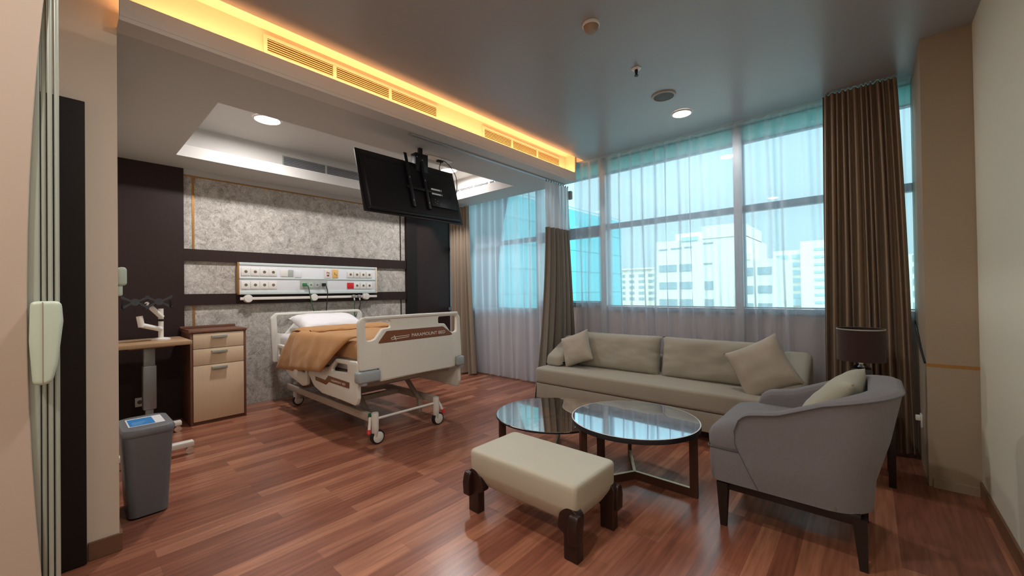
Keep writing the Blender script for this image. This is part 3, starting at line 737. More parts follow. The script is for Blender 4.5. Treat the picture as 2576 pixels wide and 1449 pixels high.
for y in (1.47, 2.222, 2.955): MB().lathe((0, y-2.25, .001), [(.040, .001), (.048, .02), (.048, .055), (.040, .070), (.0001, .072)], 32, 'X').build('round_mount', M['bedw'], rl)
MB().box((.04, 2.895-2.25, -.03), (.085, 2.925-2.25, .045), .004).build('clamp', M['bedw'], rl)
for y, lab in ((2.745, 'grey hose connector on the equipment rail, the left of two'), (2.825, 'grey hose connector on the equipment rail, the right of two')):
    t = empty('hose_connector', (cx+.06, y, 1.262), lab, 'hose connector', 'hose connectors on the rail')
    MB().lathe((0, 0, 0), [(.018, .0), (.024, .01), (.024, .045), (.014, .055), (.0001, .056)], 20, 'X').build('body', M['greyp'], t)
    MB().cyl((.04, 0, -.02), (.045, .002, -.055), .010, .007).build('nozzle', M['bedw'], t)
    x = cx+.06
    pts = [(.045, .002, -.05), (.045, 0, -.14), (.04, .0, -.30), (.03, -.01, -.5), (.03, -.01, -.7)] if y < 2.8 else [(.045, .002, -.05), (.05, .0, -.12), (.045, -.02, -.20), (.04, -.07, -.30), (.03, -.085, -.5), (.03, -.085, -.7)]
    MB().tube(pts, .006).build('hose', M['cable_g'] if y < 2.8 else M['cable_b'], t)

# ============================================================ HOSPITAL BED
bx, by = -4.2, 2.185
bed = empty('hospital_bed', (bx, by, 0), 'adjustable cream hospital bed on castors with brown logo panel on the footboard', 'bed')
def mir(pts, c=2.19): return [(2*c-p[0],)+tuple(p[1:]) for p in reversed(pts)]
def L(pts, dx=0, dy=0): return [(p[0]-dx, p[1]-dy)+tuple(p[2:]) for p in pts]
fo = [(1.635, .655, .03), (1.632, 1.06, .04), (1.665, 1.098, .04), (2.69, 1.098, .04), (2.728, 1.05, .04), (2.745, .645, .03), (2.66, .645, .01), (2.66, .545, .03), (2.30, .55, .03), (1.99, .545, .03), (1.82, .54, .02), (1.815, .655, .01)]
h1 = [(1.69, 1.065, .025), (1.93, 1.065, .02), (1.93, .998, .02), (1.85, .992, .03), (1.785, .912, .02), (1.75, .90, .02), (1.697, .90, .03)]
fb = plate('footboard', L(fo, by), [L(h1, by), L(mir(h1), by)], .045, .010, M['bed'], bed, 'YZ', -3.165-bx)
MB().tube([(-3.150-bx, 1.68-by, 1.088), (-3.146-bx, 2.19-by, 1.090), (-3.150-bx, 2.69-by, 1.088)], .016, n=12).build('top_rail', M['bed'], fb)
plate('raised_panel', L([(1.835, .556, .01), (1.835, .868, .01), (2.625, .868, .01), (2.625, .556, .01)], by), [], .012, .0035, M['bed'], fb, 'YZ', -3.1455-bx)
lb = [(1.80, .872, .01), (1.885, .972, .03), (2.50, .968, .04), (2.60, .90, .03), (2.618, .876, .01)]
plate('logo_panel', L(lb, by), [], .006, .0015, M['bedbrown'], fb, 'YZ', -3.139-bx)
text_mesh('lettering', 'PARAMOUNT BED', .042, M['letter'], fb, (-3.1345-bx, 2.135-by, .899), (0, 1, 0), (0, 0, 1), width=.385)
b = MB(); X = -3.1345-bx
b.tube([(X, 1.925-by, .905), (X, 1.93-by, .893), (X, 2.105-by, .903), (X, 2.112-by, .918), (X, 1.94-by, .912), (X, 1.925-by, .905)], .0028, n=6, sm=0)
b.tube([(X, 1.955-by, .928), (X, 1.975-by, .882)], .0028, n=6, sm=0); b.tube([(X, 1.975-by, .915), (X, 1.957-by, .896)], .0028, n=6, sm=0)
b.build('logo_mark', M['letter'], fb)
for s_, y0, y1 in ((-1, 1.612, 1.812), (1, 2.66, 2.755)):
    q = MB().box((-3.20-bx, y0-by, .558), (-3.108-bx, y1-by, .652), .018, 3).build('corner_bumper', M['bedgrey'], bed)
    MB().cyl((-3.155-bx, y0+.06-by, .560), (-3.155-bx, y0+.06-by, .535), .040, .032).build('bumper_wheel', M['bedgrey'], q)
    MB().box((-3.185-bx, y0+.03-by, .6515), (-3.135-bx, y0+.06-by, .6545), .001).build('bumper_slot', M['greyp'], q)
# headboard
ho = [(1.66, .50, .03), (1.64, 1.03, .04), (1.70, 1.085, .05), (2.74, 1.085, .05), (2.78, 1.03, .04), (2.76, .50, .03)]
hh1 = [(1.705, 1.05, .03), (1.96, 1.05, .03), (1.96, .975, .02), (1.90, .95, .03), (1.80, .83, .02), (1.715, .84, .02)]
hb = plate('headboard', L(ho, by), [L(hh1, by), L(mir(hh1, 2.21), by)], .045, .010, M['bed'], bed, 'YZ', -5.27-bx)
# side rails near side (y=1.64) and far side
ro = [(-3.17, .43, .03), (-3.165, .735, .03), (-3.56, .725, .04), (-3.70, .64, .05), (-4.13, .56, .04), (-4.17, .52, .03), (-4.02, .41, .05), (-3.85, .372, .03), (-3.47, .372, .03), (-3.20, .365, .04)]
rh = [(-3.34, .69, .02), (-3.345, .625, .015), (-3.66, .605, .015), (-3.56, .69, .02)]
r1 = plate('side_rail', L(ro, bx), [L(rh, bx)], .036, .010, M['bed'], bed, 'XZ', 1.645-by)
plate('rail_label', L([(-3.985, .513), (-3.975, .478), (-3.75, .466), (-3.69, .500), (-3.305, .497), (-3.30, .548), (-3.70, .556), (-3.765, .508)], bx), [], .004, .001, M['bedbrown'], r1, 'XZ', 1.625-by, .004)
text_mesh('rail_lettering', 'PARAMOUNT BED', .026, M['letter'], r1, (-3.64-bx, 1.6222-by, .513), (1, 0, 0), (0, 0, 1), width=.27, ext=.0004)
rho = [(-5.02, .56, .03), (-5.0, .745, .03), (-4.62, .735, .03), (-4.2, .56, .04), (-4.185, .40, .03), (-4.3, .372, .03), (-4.6, .42, .04)]
rhh = [(-4.965, .70, .015), (-4.965, .62, .015), (-4.60, .60, .015), (-4.62, .69, .015)]
rhh2 = [(-4.42, .565, .01), (-4.42, .515, .01), (-4.24, .515, .01), (-4.24, .565, .01)]
r2 = plate('side_rail', L(rho, bx), [L(rhh, bx), L(rhh2, bx)], .034, .010, M['bed'], bed, 'XZ', 1.645-by)
for src, nm in ((r1, 'side_rail'), (r2, 'side_rail')):
    me = src.data.copy()
    for v in me.vertices: v.co.y = -v.co.y+.01
    me.flip_normals(); o = bpy.data.objects.new(nm, me); COL.objects.link(o); o.parent = bed; o.location.z = -.04
# frame
b = MB(); b.box((-5.2-bx, 1.74-by, .50), (-3.22-bx, 2.64-by, .60), .01); b.box((-4.9-bx, 1.9-by, .42), (-3.5-bx, 2.5-by, .50), .01)
b.build('mattress_base', M['bedframe'], bed)
b = MB()
for y in (1.78, 2.50): b.box((-5.1-bx, y-.02-by, .195), (-3.24-bx, y+.02-by, .262), .006)
b.box((-5.02-bx, 1.8-by, .20), (-4.96-bx, 2.5-by, .25), .005); b.box((-3.95-bx, 1.8-by, .20), (-3.89-bx, 2.5-by, .25), .005)
b.build('lower_frame', mat('beige_bed_enamel', (.42, .36, .30), .4), bed)
MB().box((-4.9-bx, 1.92-by, .262), (-3.95-bx, 2.38-by, .34), .01).build('actuator_housing', M['bedframe'], bed)
for (x0, x1) in ((-3.42, -3.75), (-4.95, -4.6)):
    for y in (1.86, 2.42):
        b = MB(); b.cyl((x0-bx, y-by, .21), (x1-bx, y-by, .48), .022, .026, n=12); b.box((x0-.03-bx, y-.02-by, .03+.06), (x0+.01-bx, y+.02-by, .24), .006)
        b.build('lift_leg', M['bedframe'], bed)
MB().cyl((-3.2-bx, 1.83-by, .218), (-3.2-bx, 2.42-by, .218), .0115, n=16).build('brake_bar', M['bedw'], bed)
def castor(x, y, foot):
    t = empty('castor', (x-bx, y-by, 0), None, None); t.parent = bed
    b = MB(); b.lathe((0, 0, 0), [(.0001, .275), (.028, .273), (.031, .262), (.031, .15), (.027, .07), (.018, .06), (.0001, .06)], 24)
    b.build('castor_housing', M['bedw'], t)
    w = MB().lathe((0, .02, .062), [(.045, -.022), (.060, -.018), (.062, 0), (.060, .018), (.045, .022)], 32, 'X').build('tyre', M['rubber'], t)
    MB().lathe((0, .02, .062), [(.0001, .026), (.040, .025), (.047, .022), (.047, -.022), (.040, -.025), (.0001, -.026)], 32, 'X').build('wheel_cover', M['bedw'], t)
    if foot:
        s_ = -1 if y < by else 1
        MB().tube([(-.02, s_*.035, .235), (0, s_*.05, .19), (.02, s_*.068, .13)], .0125, n=12, sm=0).build('brake_pedal', M['bedw'], t)
        MB().cyl((-.03, s_*.03, .235), (-.018, s_*.034, .262), .017).build('green_pedal_tip', M['green'], t)
        MB().cyl((.016, s_*.066, .142), (.030, s_*.074, .110), .016).build('red_pedal_tip', M['red'], t)
    return t
castor(-3.2, 1.80, 1); castor(-3.2, 2.45, 1); castor(-5.05, 1.84, 0); castor(-5.05, 2.50, 0)

def cushion(fn_c, w, d, h, n=22, pw=2.6, pinch=.12, puff=1.0, seed=0, wr=.004, mtx=None):
    """soft cushion: rounded square with pinched corners, w x d plan, thickness h"""
    b = MB(); rnd = random.Random(seed); off = Vector((rnd.uniform(0, 50), rnd.uniform(0, 50), rnd.uniform(0, 50)))
    def f(sg):
        def g(u, v):
            x, y = 2*u-1, 2*v-1
            e = max(0, (1-abs(x)**pw))*max(0, (1-abs(y)**pw))
            z = sg*h/2*(e**.5)*puff
            px = x*w/2*(1-pinch*(1-y*y)*.5*abs(x)); py = y*d/2*(1-pinch*(1-x*x)*.5*abs(y))
            p = Vector((px, py, z))
            nz = noise.noise(p*9+off)*wr*2+noise.noise(p*26+off)*wr*.5
            p.z += nz*min(1, e*4)
            return p
        return g
    b.grid(f(1), n, n); b.grid(f(-1), n, n)
    bmesh.ops.remove_doubles(b.bm, verts=b.bm.verts, dist=1e-4)
    if mtx: bmesh.ops.transform(b.bm, matrix=mtx, verts=b.bm.verts)
    return b
def basis(loc, xd, yd):
    X = Vector(xd).normalized(); Yv = Vector(yd); Yv = (Yv-X*Yv.dot(X)).normalized(); Z = X.cross(Yv)
    mm = Matrix((X, Yv, Z)).transposed().to_4x4(); mm.translation = Vector(loc); return mm

# mattress, pillow, blanket
ma = MB().box((-5.22, 1.72, .60), (-3.22, 2.65, .835), .045, 4).build('mattress', M['sheetw']); tag(ma, 'mattress with white fitted sheet on the hospital bed', 'mattress')
p = cushion(None, .78, .50, .20, seed=4, pinch=.10, wr=.008, pw=3.2)
bmesh.ops.transform(p.bm, matrix=basis((-4.96, 2.20, .945), (0, 1, -.03), (-.86, 0, .22)), verts=p.bm.verts)
tag(p.build('pillow', M['sheetw'], smooth=0 or 80), 'white pillow at the head of the hospital bed', 'pillow')
bl = empty('blanket', (-4.0, 2.18, .84), 'tan blanket folded back over the bed and hanging down the near side', 'blanket')
ox, oy, oz = -4.0, 2.18, .84
def wr(p, a=.006, s=7): return noise.noise(Vector(p)*s)*a+noise.noise(Vector(p)*s*3.1)*a*.3
def solid_grid(b, f, nu, nv, th):
    g1 = [[f(i/nu, j/nv) for i in range(nu+1)] for j in range(nv+1)]
    nrm = []
    for j in range(nv+1):
        row = []
        for i in range(nu+1):
            du = g1[j][min(nu, i+1)]-g1[j][max(0, i-1)]; dv_ = g1[min(nv, j+1)][i]-g1[max(0, j-1)][i]
            n_ = du.cross(dv_); row.append(n_.normalized() if n_.length > 1e-9 else Vector((0, 0, 1)))
        nrm.append(row)
    def ed(i, j):
        e = min(i, nu-i, j, nv-j); return [.35, .8, 1][min(e, 2)]
    def A(sg): return [g1[j][i]+nrm[j][i]*sg*th/2*ed(i, j) for j in range(nv+1) for i in range(nu+1)]
    W = nu+1
    fs = [(j*W+i, j*W+i+1, (j+1)*W+i+1, (j+1)*W+i) for j in range(nv) for i in range(nu)]
    a, c = A(1), A(-1); K = len(a)
    F = fs+[tuple(K+k for k in reversed(q)) for q in fs]
    rim = [j for j in range(W)]+[j*W+nu for j in range(1, nv+1)]+[nv*W+i for i in range(nu-1, -1, -1)]+[j*W for j in range(nv-1, 0, -1)]
    for k in range(len(rim)):
        p_, q_ = rim[k], rim[(k+1) % len(rim)]; F.append((p_, q_, K+q_, K+p_))
    b.add(a+c, F)
def lower(u, v):   # main spread: u along the bed (head to foot), v across (near hem to far hem)
    x = -4.62+u*1.40; s = v*1.36
    hem = .145
    if s < hem: y, z = 1.675, .74+s
    elif s < hem+1.0: y, z = 1.675+(s-hem), .885
    else: y, z = 2.675, .885-(s-hem-1.0)
    k = math.exp(-((s-hem)/.05)**2)+math.exp(-((s-hem-1.0)/.05)**2)
    z -= .015*k; z += wr((x, y, z), .010, 5)+.012*math.sin(PI*min(1, max(0, (s-hem)/1.0)))
    return Vector((x-ox, y+wr((z, x, y), .006)-oy, z-oz))
b = MB(); solid_grid(b, lower, 44, 44, .018); b.build('spread', M['blanket'], bl, smooth=80)
def cuff(u, v):    # folded-back band across the bed head side
    x = -4.70+u*.36; yy = 1.675+v*1.0
    z = .912+.026*math.sin(PI*u)+wr((x*2, yy, 1), .008, 9)-.02*max(0, 1-v/.04)-.02*max(0, 1-(1-v)/.04)
    return Vector((x+.05*v+wr((yy, 2, 3), .02, 4)-ox, yy-oy, z-oz))
b = MB(); solid_grid(b, cuff, 14, 40, .022); b.build('folded_band', M['blanket'], bl, smooth=80)
def ruck(u, v):
    y = 1.72+v*.95; r_ = .017+.006*math.sin(v*23)+.004*math.sin(v*61)
    t = 2*PI*u; x = -4.33+.06*v+.018*math.sin(v*19)
    return Vector((x+r_*1.6*math.cos(t)-ox, y-oy, .912+r_*math.sin(t)-oz))
b = MB(); b.grid(ruck, 10, 60); b.build('rucked_fold', M['blanket'], bl, smooth=80)
def patch(corners, bulge, sd):
    tl, tr, br, blc = [Vector(c) for c in corners]
    def f(u, v):
        top = tl.lerp(tr, u); bot = blc.lerp(br, u); p = top.lerp(bot, v)
        p.y -= bulge*math.sin(PI*u)*.5+bulge*math.sin(PI*v*.9)*.8+wr((p.x*1.3, sd, p.z*.7), .014, 6)
        # roll over the mattress edge at the top
        k = max(0, 1-v/.16); p.y += .055*k*k; p.z += .010*math.sin(PI*min(1, v/.16))
        return p-Vector((ox, oy, oz))
    return f
b = MB(); solid_grid(b, patch([(-4.66, 1.655, .905), (-4.20, 1.672, .91), (-4.34, 1.650, .50), (-4.99, 1.612, .485)], .006, 1.0), 20, 22, .024)
b.build('hanging_flap', M['blanket'], bl, smooth=80)
b = MB(); solid_grid(b, patch([(-4.44, 1.635, .915), (-3.30, 1.650, .928), (-3.70, 1.560, .60), (-4.43, 1.560, .545)], .022, 7.0), 28, 22, .034)
b.build('hanging_flap', M['blanket'], bl, smooth=80)

# ============================================================ BEDSIDE CABINET
cb = empty('bedside_cabinet', (-5.28, 1.10, 0), 'beige bedside cabinet with walnut edges, two drawers and a door', 'cabinet')
def CB(lo, hi, bev=.002, **k): return MB().box((lo[0]+5.28, lo[1]-1.10, lo[2]), (hi[0]+5.28, hi[1]-1.10, hi[2]), bev)
b = CB((-5.49, .858, .0), (-5.055, .878, .925)); b.box((-5.49+5.28, 1.318-1.1, 0), (-5.055+5.28, 1.338-1.1, .925), .002); b.box((-5.49+5.28, .878-1.1, .0), (-5.08+5.28, 1.318-1.1, .05)); b.box((-5.49+5.28, .87-1.1, .05), (-5.09+5.28, 1.33-1.1, .92))
b.build('body', M['cab_wood'], cb)
b = CB((-5.495, .846, .925), (-5.045, 1.345, .948), .004); b.box((-5.495+5.28, .846-1.1, .948), (-5.475+5.28, 1.345-1.1, .975), .003); b.box((-5.49+5.28, .846-1.1, .948), (-5.07+5.28, .856-1.1, .960), .002)
b.build('top', M['cab_wood'], cb)
for nm, z0, z1, hz in (('drawer', .765, .918, .888), ('drawer', .598, .760, .735), ('door', .035, .593, .570)):
    q = CB((-5.075, .882, z0), (-5.052, 1.315, z1), .002).build(nm, M['cab_front'], cb)
    b = CB((-5.052, 1.03, hz-.006), (-5.025, 1.165, hz+.004), .002); b.box((-5.034+5.28, 1.03-1.1, hz-.022), (-5.024+5.28, 1.165-1.1, hz+.004), .002); b.build('handle', M['alu_l'], q)

# ============================================================ MOBILE DESK WITH MONITOR ARM
dk = empty('mobile_desk', (-4.9, .5, 0), 'mobile height-adjustable desk with brown wooden top, grey column and white castor base', 'desk')
def D(p): return (p[0]+4.9, p[1]-.5, p[2])
def DB(lo, hi, bev=.003): return MB().box(D(lo), D(hi), bev)
DB((-5.40, .235, .845), (-4.78, .83, .882), .004).build('desk_top', M['desk_wood'], dk)
DB((-5.2, .40, .826), (-4.9, .72, .845)).build('under_bracket', M['skirt'], dk)
DB((-5.06, .508, .60), (-4.985, .590, .826), .008).build('column', M['steel'], dk)
DB((-5.07, .502, .255), (-4.975, .598, .66), .01).build('column', M['steel'], dk)
DB((-5.05, .520, .09), (-4.995, .578, .26), .006).build('column', M['steel'], dk)
MB().box(D((-5.0, .44, .07)), D((-4.22, .50, .105)), .006).build('base_beam', M['plastic'], dk)
for x in (-4.98, -4.22):
    q = DB((x-.035, .232, .062), (x+.035, .775 if x < -4.5 else .735, .105), .008).build('foot_bar', M['plastic'], dk)
    for y in (.275, .74 if x < -4.5 else .70):
        b = MB().cyl(D((x, y, .062)), D((x, y, .04)), .01); b.build('castor_stem', M['chrome'], q)
        b = MB().cyl(D((x-.016, y+.008, .028)), D((x+.016, y+.008, .028)), .028, n=20); b.build('castor_wheel', M['chrome'], q)
mo = empty('monitor_arm', (-5.1, .645, .882), 'white double monitor arm with two empty black screen brackets standing on the desk', 'monitor arm')
def A_(p): return (p[0]+5.1, p[1]-.645, p[2]-.882)
MB().lathe((0, 0, 0), [(.072, .0), (.072, .012), (.055, .020), (.030, .024), (.0001, .024)], 32).build('base_plate', M['bedw'], mo)
MB().cyl((0, 0, .02), (0, 0, .30), .020, n=18).build('pole', M['bedw'], mo)
MB().cyl((0, 0, .18), (0, 0, .20), .022, n=18).build('joint_ring', M['tvg'], mo)
def arm_seg(a, c, r, nm='arm_segment'):
    b = MB().tube([A_(a), A_(c)], r, n=12, sm=0); b.build(nm, M['bedw'], mo)
arm_seg((-5.08, .645, .985), (-5.02, .50, 1.035), .023); arm_seg((-5.02, .50, 1.02), (-5.02, .485, 1.12), .024)
arm_seg((-5.08, .650, 1.10), (-5.03, .565, 1.20), .022); arm_seg((-5.03, .565, 1.20), (-5.0, .53, 1.235), .020)
for (yc, wd) in ((.455, .15), (.62, .15)):
    q = MB()
    for sy in (-1, 1):
        for sz in (-1, 1):
            p0, p1 = (-.0, sy*.018, sz*.006), (.012, sy*wd*.62, sz*.052)
            w_ = .017
            vs_ = [Vector(A_((-4.995+dx, yc, 1.25)))+Vector((pp[0], pp[1], pp[2]+dz)) for dx in (0, .008) for (pp, dz) in ((p0, -w_*.5), (p1, -w_), (p1, w_*.6), (p0, w_*.5))]
            q.add(vs_, [(3, 2, 1, 0), (4, 5, 6, 7), (0, 1, 5, 4), (1, 2, 6, 5), (2, 3, 7, 6), (3, 0, 4, 7)])
    q.cyl(A_((-5.02, yc, 1.25)), A_((-4.985, yc, 1.25)), .032, n=16)
    q.build('screen_bracket', mat('grey_black_bracket', (.045, .050, .060), .4), mo)
for y in (.365, .70):
    b = MB().box(A_((-4.99, y-.008, 1.19)), A_((-4.975, y+.008, 1.27)), .003); b.box(A_((-4.99, y-.006, 1.185)), A_((-4.95, y+.018, 1.195)), .002); b.build('bracket_hook', M['tvb'], mo)
b = MB().tube([A_((-5.0, .44, 1.235)), A_((-5.0, .54, 1.225)), A_((-5.0, .64, 1.235))], .012, n=10); b.build('cross_bar', M['tvb'], mo)

ws = empty('wall_socket', (XW, .53, .24), 'small white wall socket on the dark panel under the desk', 'socket')
MB().box((0, -.035, -.045), (.010, .035, .045), .003).build('plate', M['plastic'], ws)
MB().lathe((.010, 0, 0), [(.0001, .001), (.018, .001), (.02, 0)], 16, 'X').build('socket_recess', M['hole'], ws)

wd_ = empty('wall_dispenser', (-3.02, .2, 1.39), 'rounded white dispenser on the side of the cream partition', 'dispenser')
MB().box((-.05, .001, -.03), (.05, .040, .070), .016, 3).build('body', M['plastic_g'], wd_)
MB().box((-.035, .001, -.085), (.035, .024, -.025), .010, 3).build('nozzle', M['plastic_g'], wd_)

# ============================================================ WASTE BIN
bn = empty('waste_bin', (-3.36, .353, 0), 'tall grey lidded waste bin with a blue and white sticker on the lid', 'bin')
def taper(b, lo0, hi0, z0, lo1, hi1, z1, bev=.03):
    m_ = bmesh.new(); bmesh.ops.create_cube(m_, size=1)
    for v in m_.verts:
        lo, hi, z = (lo0, hi0, z0) if v.co.z < 0 else (lo1, hi1, z1)
        v.co = Vector((lo[0] if v.co.x < 0 else hi[0], lo[1] if v.co.y < 0 else hi[1], z))
    ed = [e for e in m_.edges if abs(e.verts[0].co.z-e.verts[1].co.z) > .5*abs(z1-z0)]
    bmesh.ops.bevel(m_, geom=ed, offset=bev, segments=4, affect='EDGES'); b._merge(m_)
b = MB(); b.loft([(.005, -.005, .150, .090, .04, .012), (.01, -.005, .178, .113, .045, .50)]); b.build('bin_body', M['bin'], bn)
b = MB(); taper(b, (-.13, -.08), (.135, .07), .0, (-.13, -.08), (.14, .07), .014, .03); b.build('base', M['rubber'], bn)
b = MB(); b.loft([(.01, -.005, .183, .118, .05, .490), (.01, -.005, .187, .122, .055, .496), (.01, -.005, .187, .122, .055, .516), (.01, -.005, .180, .115, .052, .529), (.01, -.005, .165, .100, .05, .5345), (.01, -.005, .10, .05, .04, .535)]); b.build('lid', M['bin_lid'], bn)
MB().box((-.09, -.09, .5352), (.12, .075, .5365), 0).build('sticker', M['label'], bn, smooth=0)
MB().box((-.07, -.083, .5366), (.112, .030, .5372), 0).build('sticker_print', M['blue'], bn, smooth=0)
b = MB()
for k in range(3): b.box((.02+k*.028, -.07, .5373), (.030+k*.028, -.005-.01*k, .5376))
b.build('print_lines', M['blue_l'], bn, smooth=0)

# ============================================================ SOFA
SX, SY = -1.6, 3.88
sf = empty('sofa', (SX, SY, 0), 'long beige three-seat sofa with low base under the windows', 'sofa')
def S_(p): return (p[0]-SX, p[1]-SY, p[2])
def SB(lo, hi, bev): return MB().box(S_(lo), S_(hi), bev, 4)
SB((-2.82, 3.56, .105), (-.40, 4.22, .272), .012).build('base', M['sofa'], sf)
b = MB()
def seat(u, v):
    x = 2*u-1; y = 2*v-1
    return None
SB((-2.825, 3.545, .276), (-.39, 4.18, .445), .032).build('seat_cushion', M['sofa'], sf)
for x0, x1 in ((-2.81, -2.60), (-.575, -.36)):
    plate('arm_bolster', [(3.72-SY, .447, .03), (3.735-SY, .56, .07), (4.16-SY, .765, .08), (4.21-SY, .70, .05), (4.21-SY, .447, .03)], [], x1-x0, .045, M['sofa'], sf, 'YZ', (x0+x1)/2-SX, .03, smooth=60)
SB((-2.66, 4.15, .30), (-.50, 4.225, .62), .03).build('back_frame', M['sofa'], sf)
for x, y in ((-2.74, 3.62), (-.50, 3.62), (-2.74, 4.15), (-.50, 4.15), (-1.6, 3.62)):
    MB().box(S_((x-.04, y-.03, 0)), S_((x+.04, y+.03, .108)), .004).build('leg', M['espresso'], sf)
def back_cushion(x0, x1, lab, sd):
    b = cushion(None, x1-x0, .40, .20, n=30, pinch=.035, pw=5, seed=sd, wr=.006)
    # side wrinkles near the ends
    for v in b.bm.verts:
        e = abs(v.co.x)/((x1-x0)/2)
        if e > .78 and v.co.z > 0: v.co.z += .009*math.sin(v.co.y*70+sd)*(e-.78)/.22*max(0, 1-abs(v.co.y)/.2)
    bmesh.ops.transform(b.bm, matrix=basis(((x0+x1)/2, 4.035, .625), (1, 0, 0), (0, .20, 1)), verts=b.bm.verts)
    tag(b.build('back_cushion', M['sofa'], smooth=80), lab, 'cushion', 'long back cushions of the sofa')
back_cushion(-2.56, -1.585, 'long beige back cushion on the left half of the sofa', 3)
back_cushion(-1.575, -.575, 'long beige back cushion on the right half of the sofa', 9)
def throw(loc, xd, yd, w, lab, sd, mt=None):
    b = cushion(None, w, w, .15, n=26, pinch=.16, pw=3, seed=sd, wr=.005)
    bmesh.ops.transform(b.bm, matrix=basis(loc, xd, yd), verts=b.bm.verts)
    tag(b.build('throw_pillow', mt or M['sofa_p'], smooth=80), lab, 'pillow', None)

throw((-2.475, 3.865, .645), (.93, .12, .36), (-.28, .30, .92), .36, 'square beige pillow leaning at the left end of the sofa', 2)
throw((-.665, 3.78, .655), (.88, .10, .47), (-.47, .30, .84), .43, 'square beige pillow standing on its corner at the right end of the sofa', 6)

# ============================================================ ROUND COFFEE TABLES
def ctable(name, c, r, z, label, topm, glass, a0):
    t = empty(name, (c[0], c[1], 0), label, 'coffee table')
    if glass:
        MB().lathe((0, 0, 0), [(.0001, z), (r-.004, z), (r-.002, z-.003)], 96).build('glass_top', topm, t)
        MB().lathe((0, 0, 0), [(r-.006, z-.0035), (r, z-.002), (r, z-.012), (r-.012, z-.014), (r-.012, z-.004)], 96).build('rim', M['table_rim'], t)
        zt = z-.014
    else:
        MB().lathe((0, 0, 0), [(.0001, z), (r-.008, z), (r-.006, z-.002)], 96).build('mirror_top', topm, t)
        MB().lathe((0, 0, 0), [(r-.006, z-.0025), (r-.001, z-.001), (r, z-.004), (r, z-.030), (r-.02, z-.034), (.0001, z-.034)], 96).build('rim', M['table_rim'], t)
        MB().lathe((0, 0, 0), [(r-.008, z+.0004), (r-.002, z-.0006), (r-.004, z-.0015)], 96).build('edge_band', M['label'], t)
        zt = z-.034
    for k in range(3):
        a = R(a0+120*k); d = Vector((math.cos(a), math.sin(a), 0)); n = Vector((-d.y, d.x, 0))
        def bar(r0, r1, z0, z1, w, mt, nm, par):
            vs_ = [d*rr+n*ww+Vector((0, 0, zz)) for zz in (z0, z1) for (rr, ww) in ((r0, -w), (r1, -w), (r1, w), (r0, w))]
            q = MB(); q.add(vs_, [(3, 2, 1, 0), (4, 5, 6, 7), (0, 1, 5, 4), (1, 2, 6, 5), (2, 3, 7, 6), (3, 0, 4, 7)]); return q.build(nm, mt, par, smooth=0)
        leg = bar(r-.055, r-.005 if glass else r-.010, .002, zt, .013, M['walnut'], 'leg', t)
        ft = bar(.0, r-.02, .002, .052, .011, M['walnut'], 'foot_bar', t)
        bar(.0, r-.05, .0525, .0545, .010, M['brass'], 'brass_inlay', ft)
        if glass: bar(.0, r-.04, zt-.022, zt-.002, .007, M['brass'], 'top_brace', t)
    return t
ctable('coffee_table', (-1.228, 2.625), .424, .42, 'higher round coffee table with blue-grey mirrored top and dark rim', M['table_top'], False, 0)
ctable('coffee_table', (-1.88, 2.582), .449, .34, 'lower round coffee table with bronze glass top, left of the mirrored one', M['table_glass'], True, 0)

# ============================================================ OTTOMAN
ot = empty('ottoman', (-1.43, 1.825, 0), 'cream rectangular ottoman on carved dark brown legs', 'ottoman')
rg = [(0, 0, .30, .135, .02, .150), (0, 0, .318, .152, .035, .152), (0, 0, .328, .162, .04, .165), (0, 0, .364, .198, .028, .225), (0, 0, .369, .204, .028, .25), (0, 0, .371, .206, .028, .33)]
for k in range(1, 7):
    a = k/6*PI/2; rg.append((0, 0, .371-.020*(1-math.cos(a)), .206-.020*(1-math.cos(a)), .028, .345+.020*math.sin(a)))
rg += [(0, 0, .29, .14, .03, .366), (0, 0, .15, .06, .02, .368)]
MB().loft(rg).build('upholstered_body', M['otto'], ot, smooth=70)
for sx_ in (-1, 1):
    for sy_ in (-1, 1):
        cxx, cyy = sx_*.335, sy_*.165
        g = plate('leg', [(-.045, 0, .006), (.035, 0, .006), (.035, .12, .01), (.075, .14, .02), (.06, .215, .04), (.0, .268, .05), (-.055, .225, .04), (-.045, .12, .01)] if sx_ < 0 else
                  [(-.035, 0, .006), (.045, 0, .006), (.045, .12, .01), (.055, .225, .04), (.0, .268, .05), (-.06, .215, .04), (-.075, .14, .02), (-.035, .12, .01)],
                  [], .055, .006, M['wenge'], ot, 'XZ', 0, .02, loc=(cxx, cyy+sy_*.012, .0))
        q = plate('leg_bracket', [(-.03, .10, .01), (.03, .10, .01), (.035, .175, .02), (.02, .235, .03), (-.02, .235, .03), (-.035, .175, .02)], [], .05, .006, M['wenge'], g, 'YZ', 0, .02, loc=(sx_*.035, sy_*.028, 0))

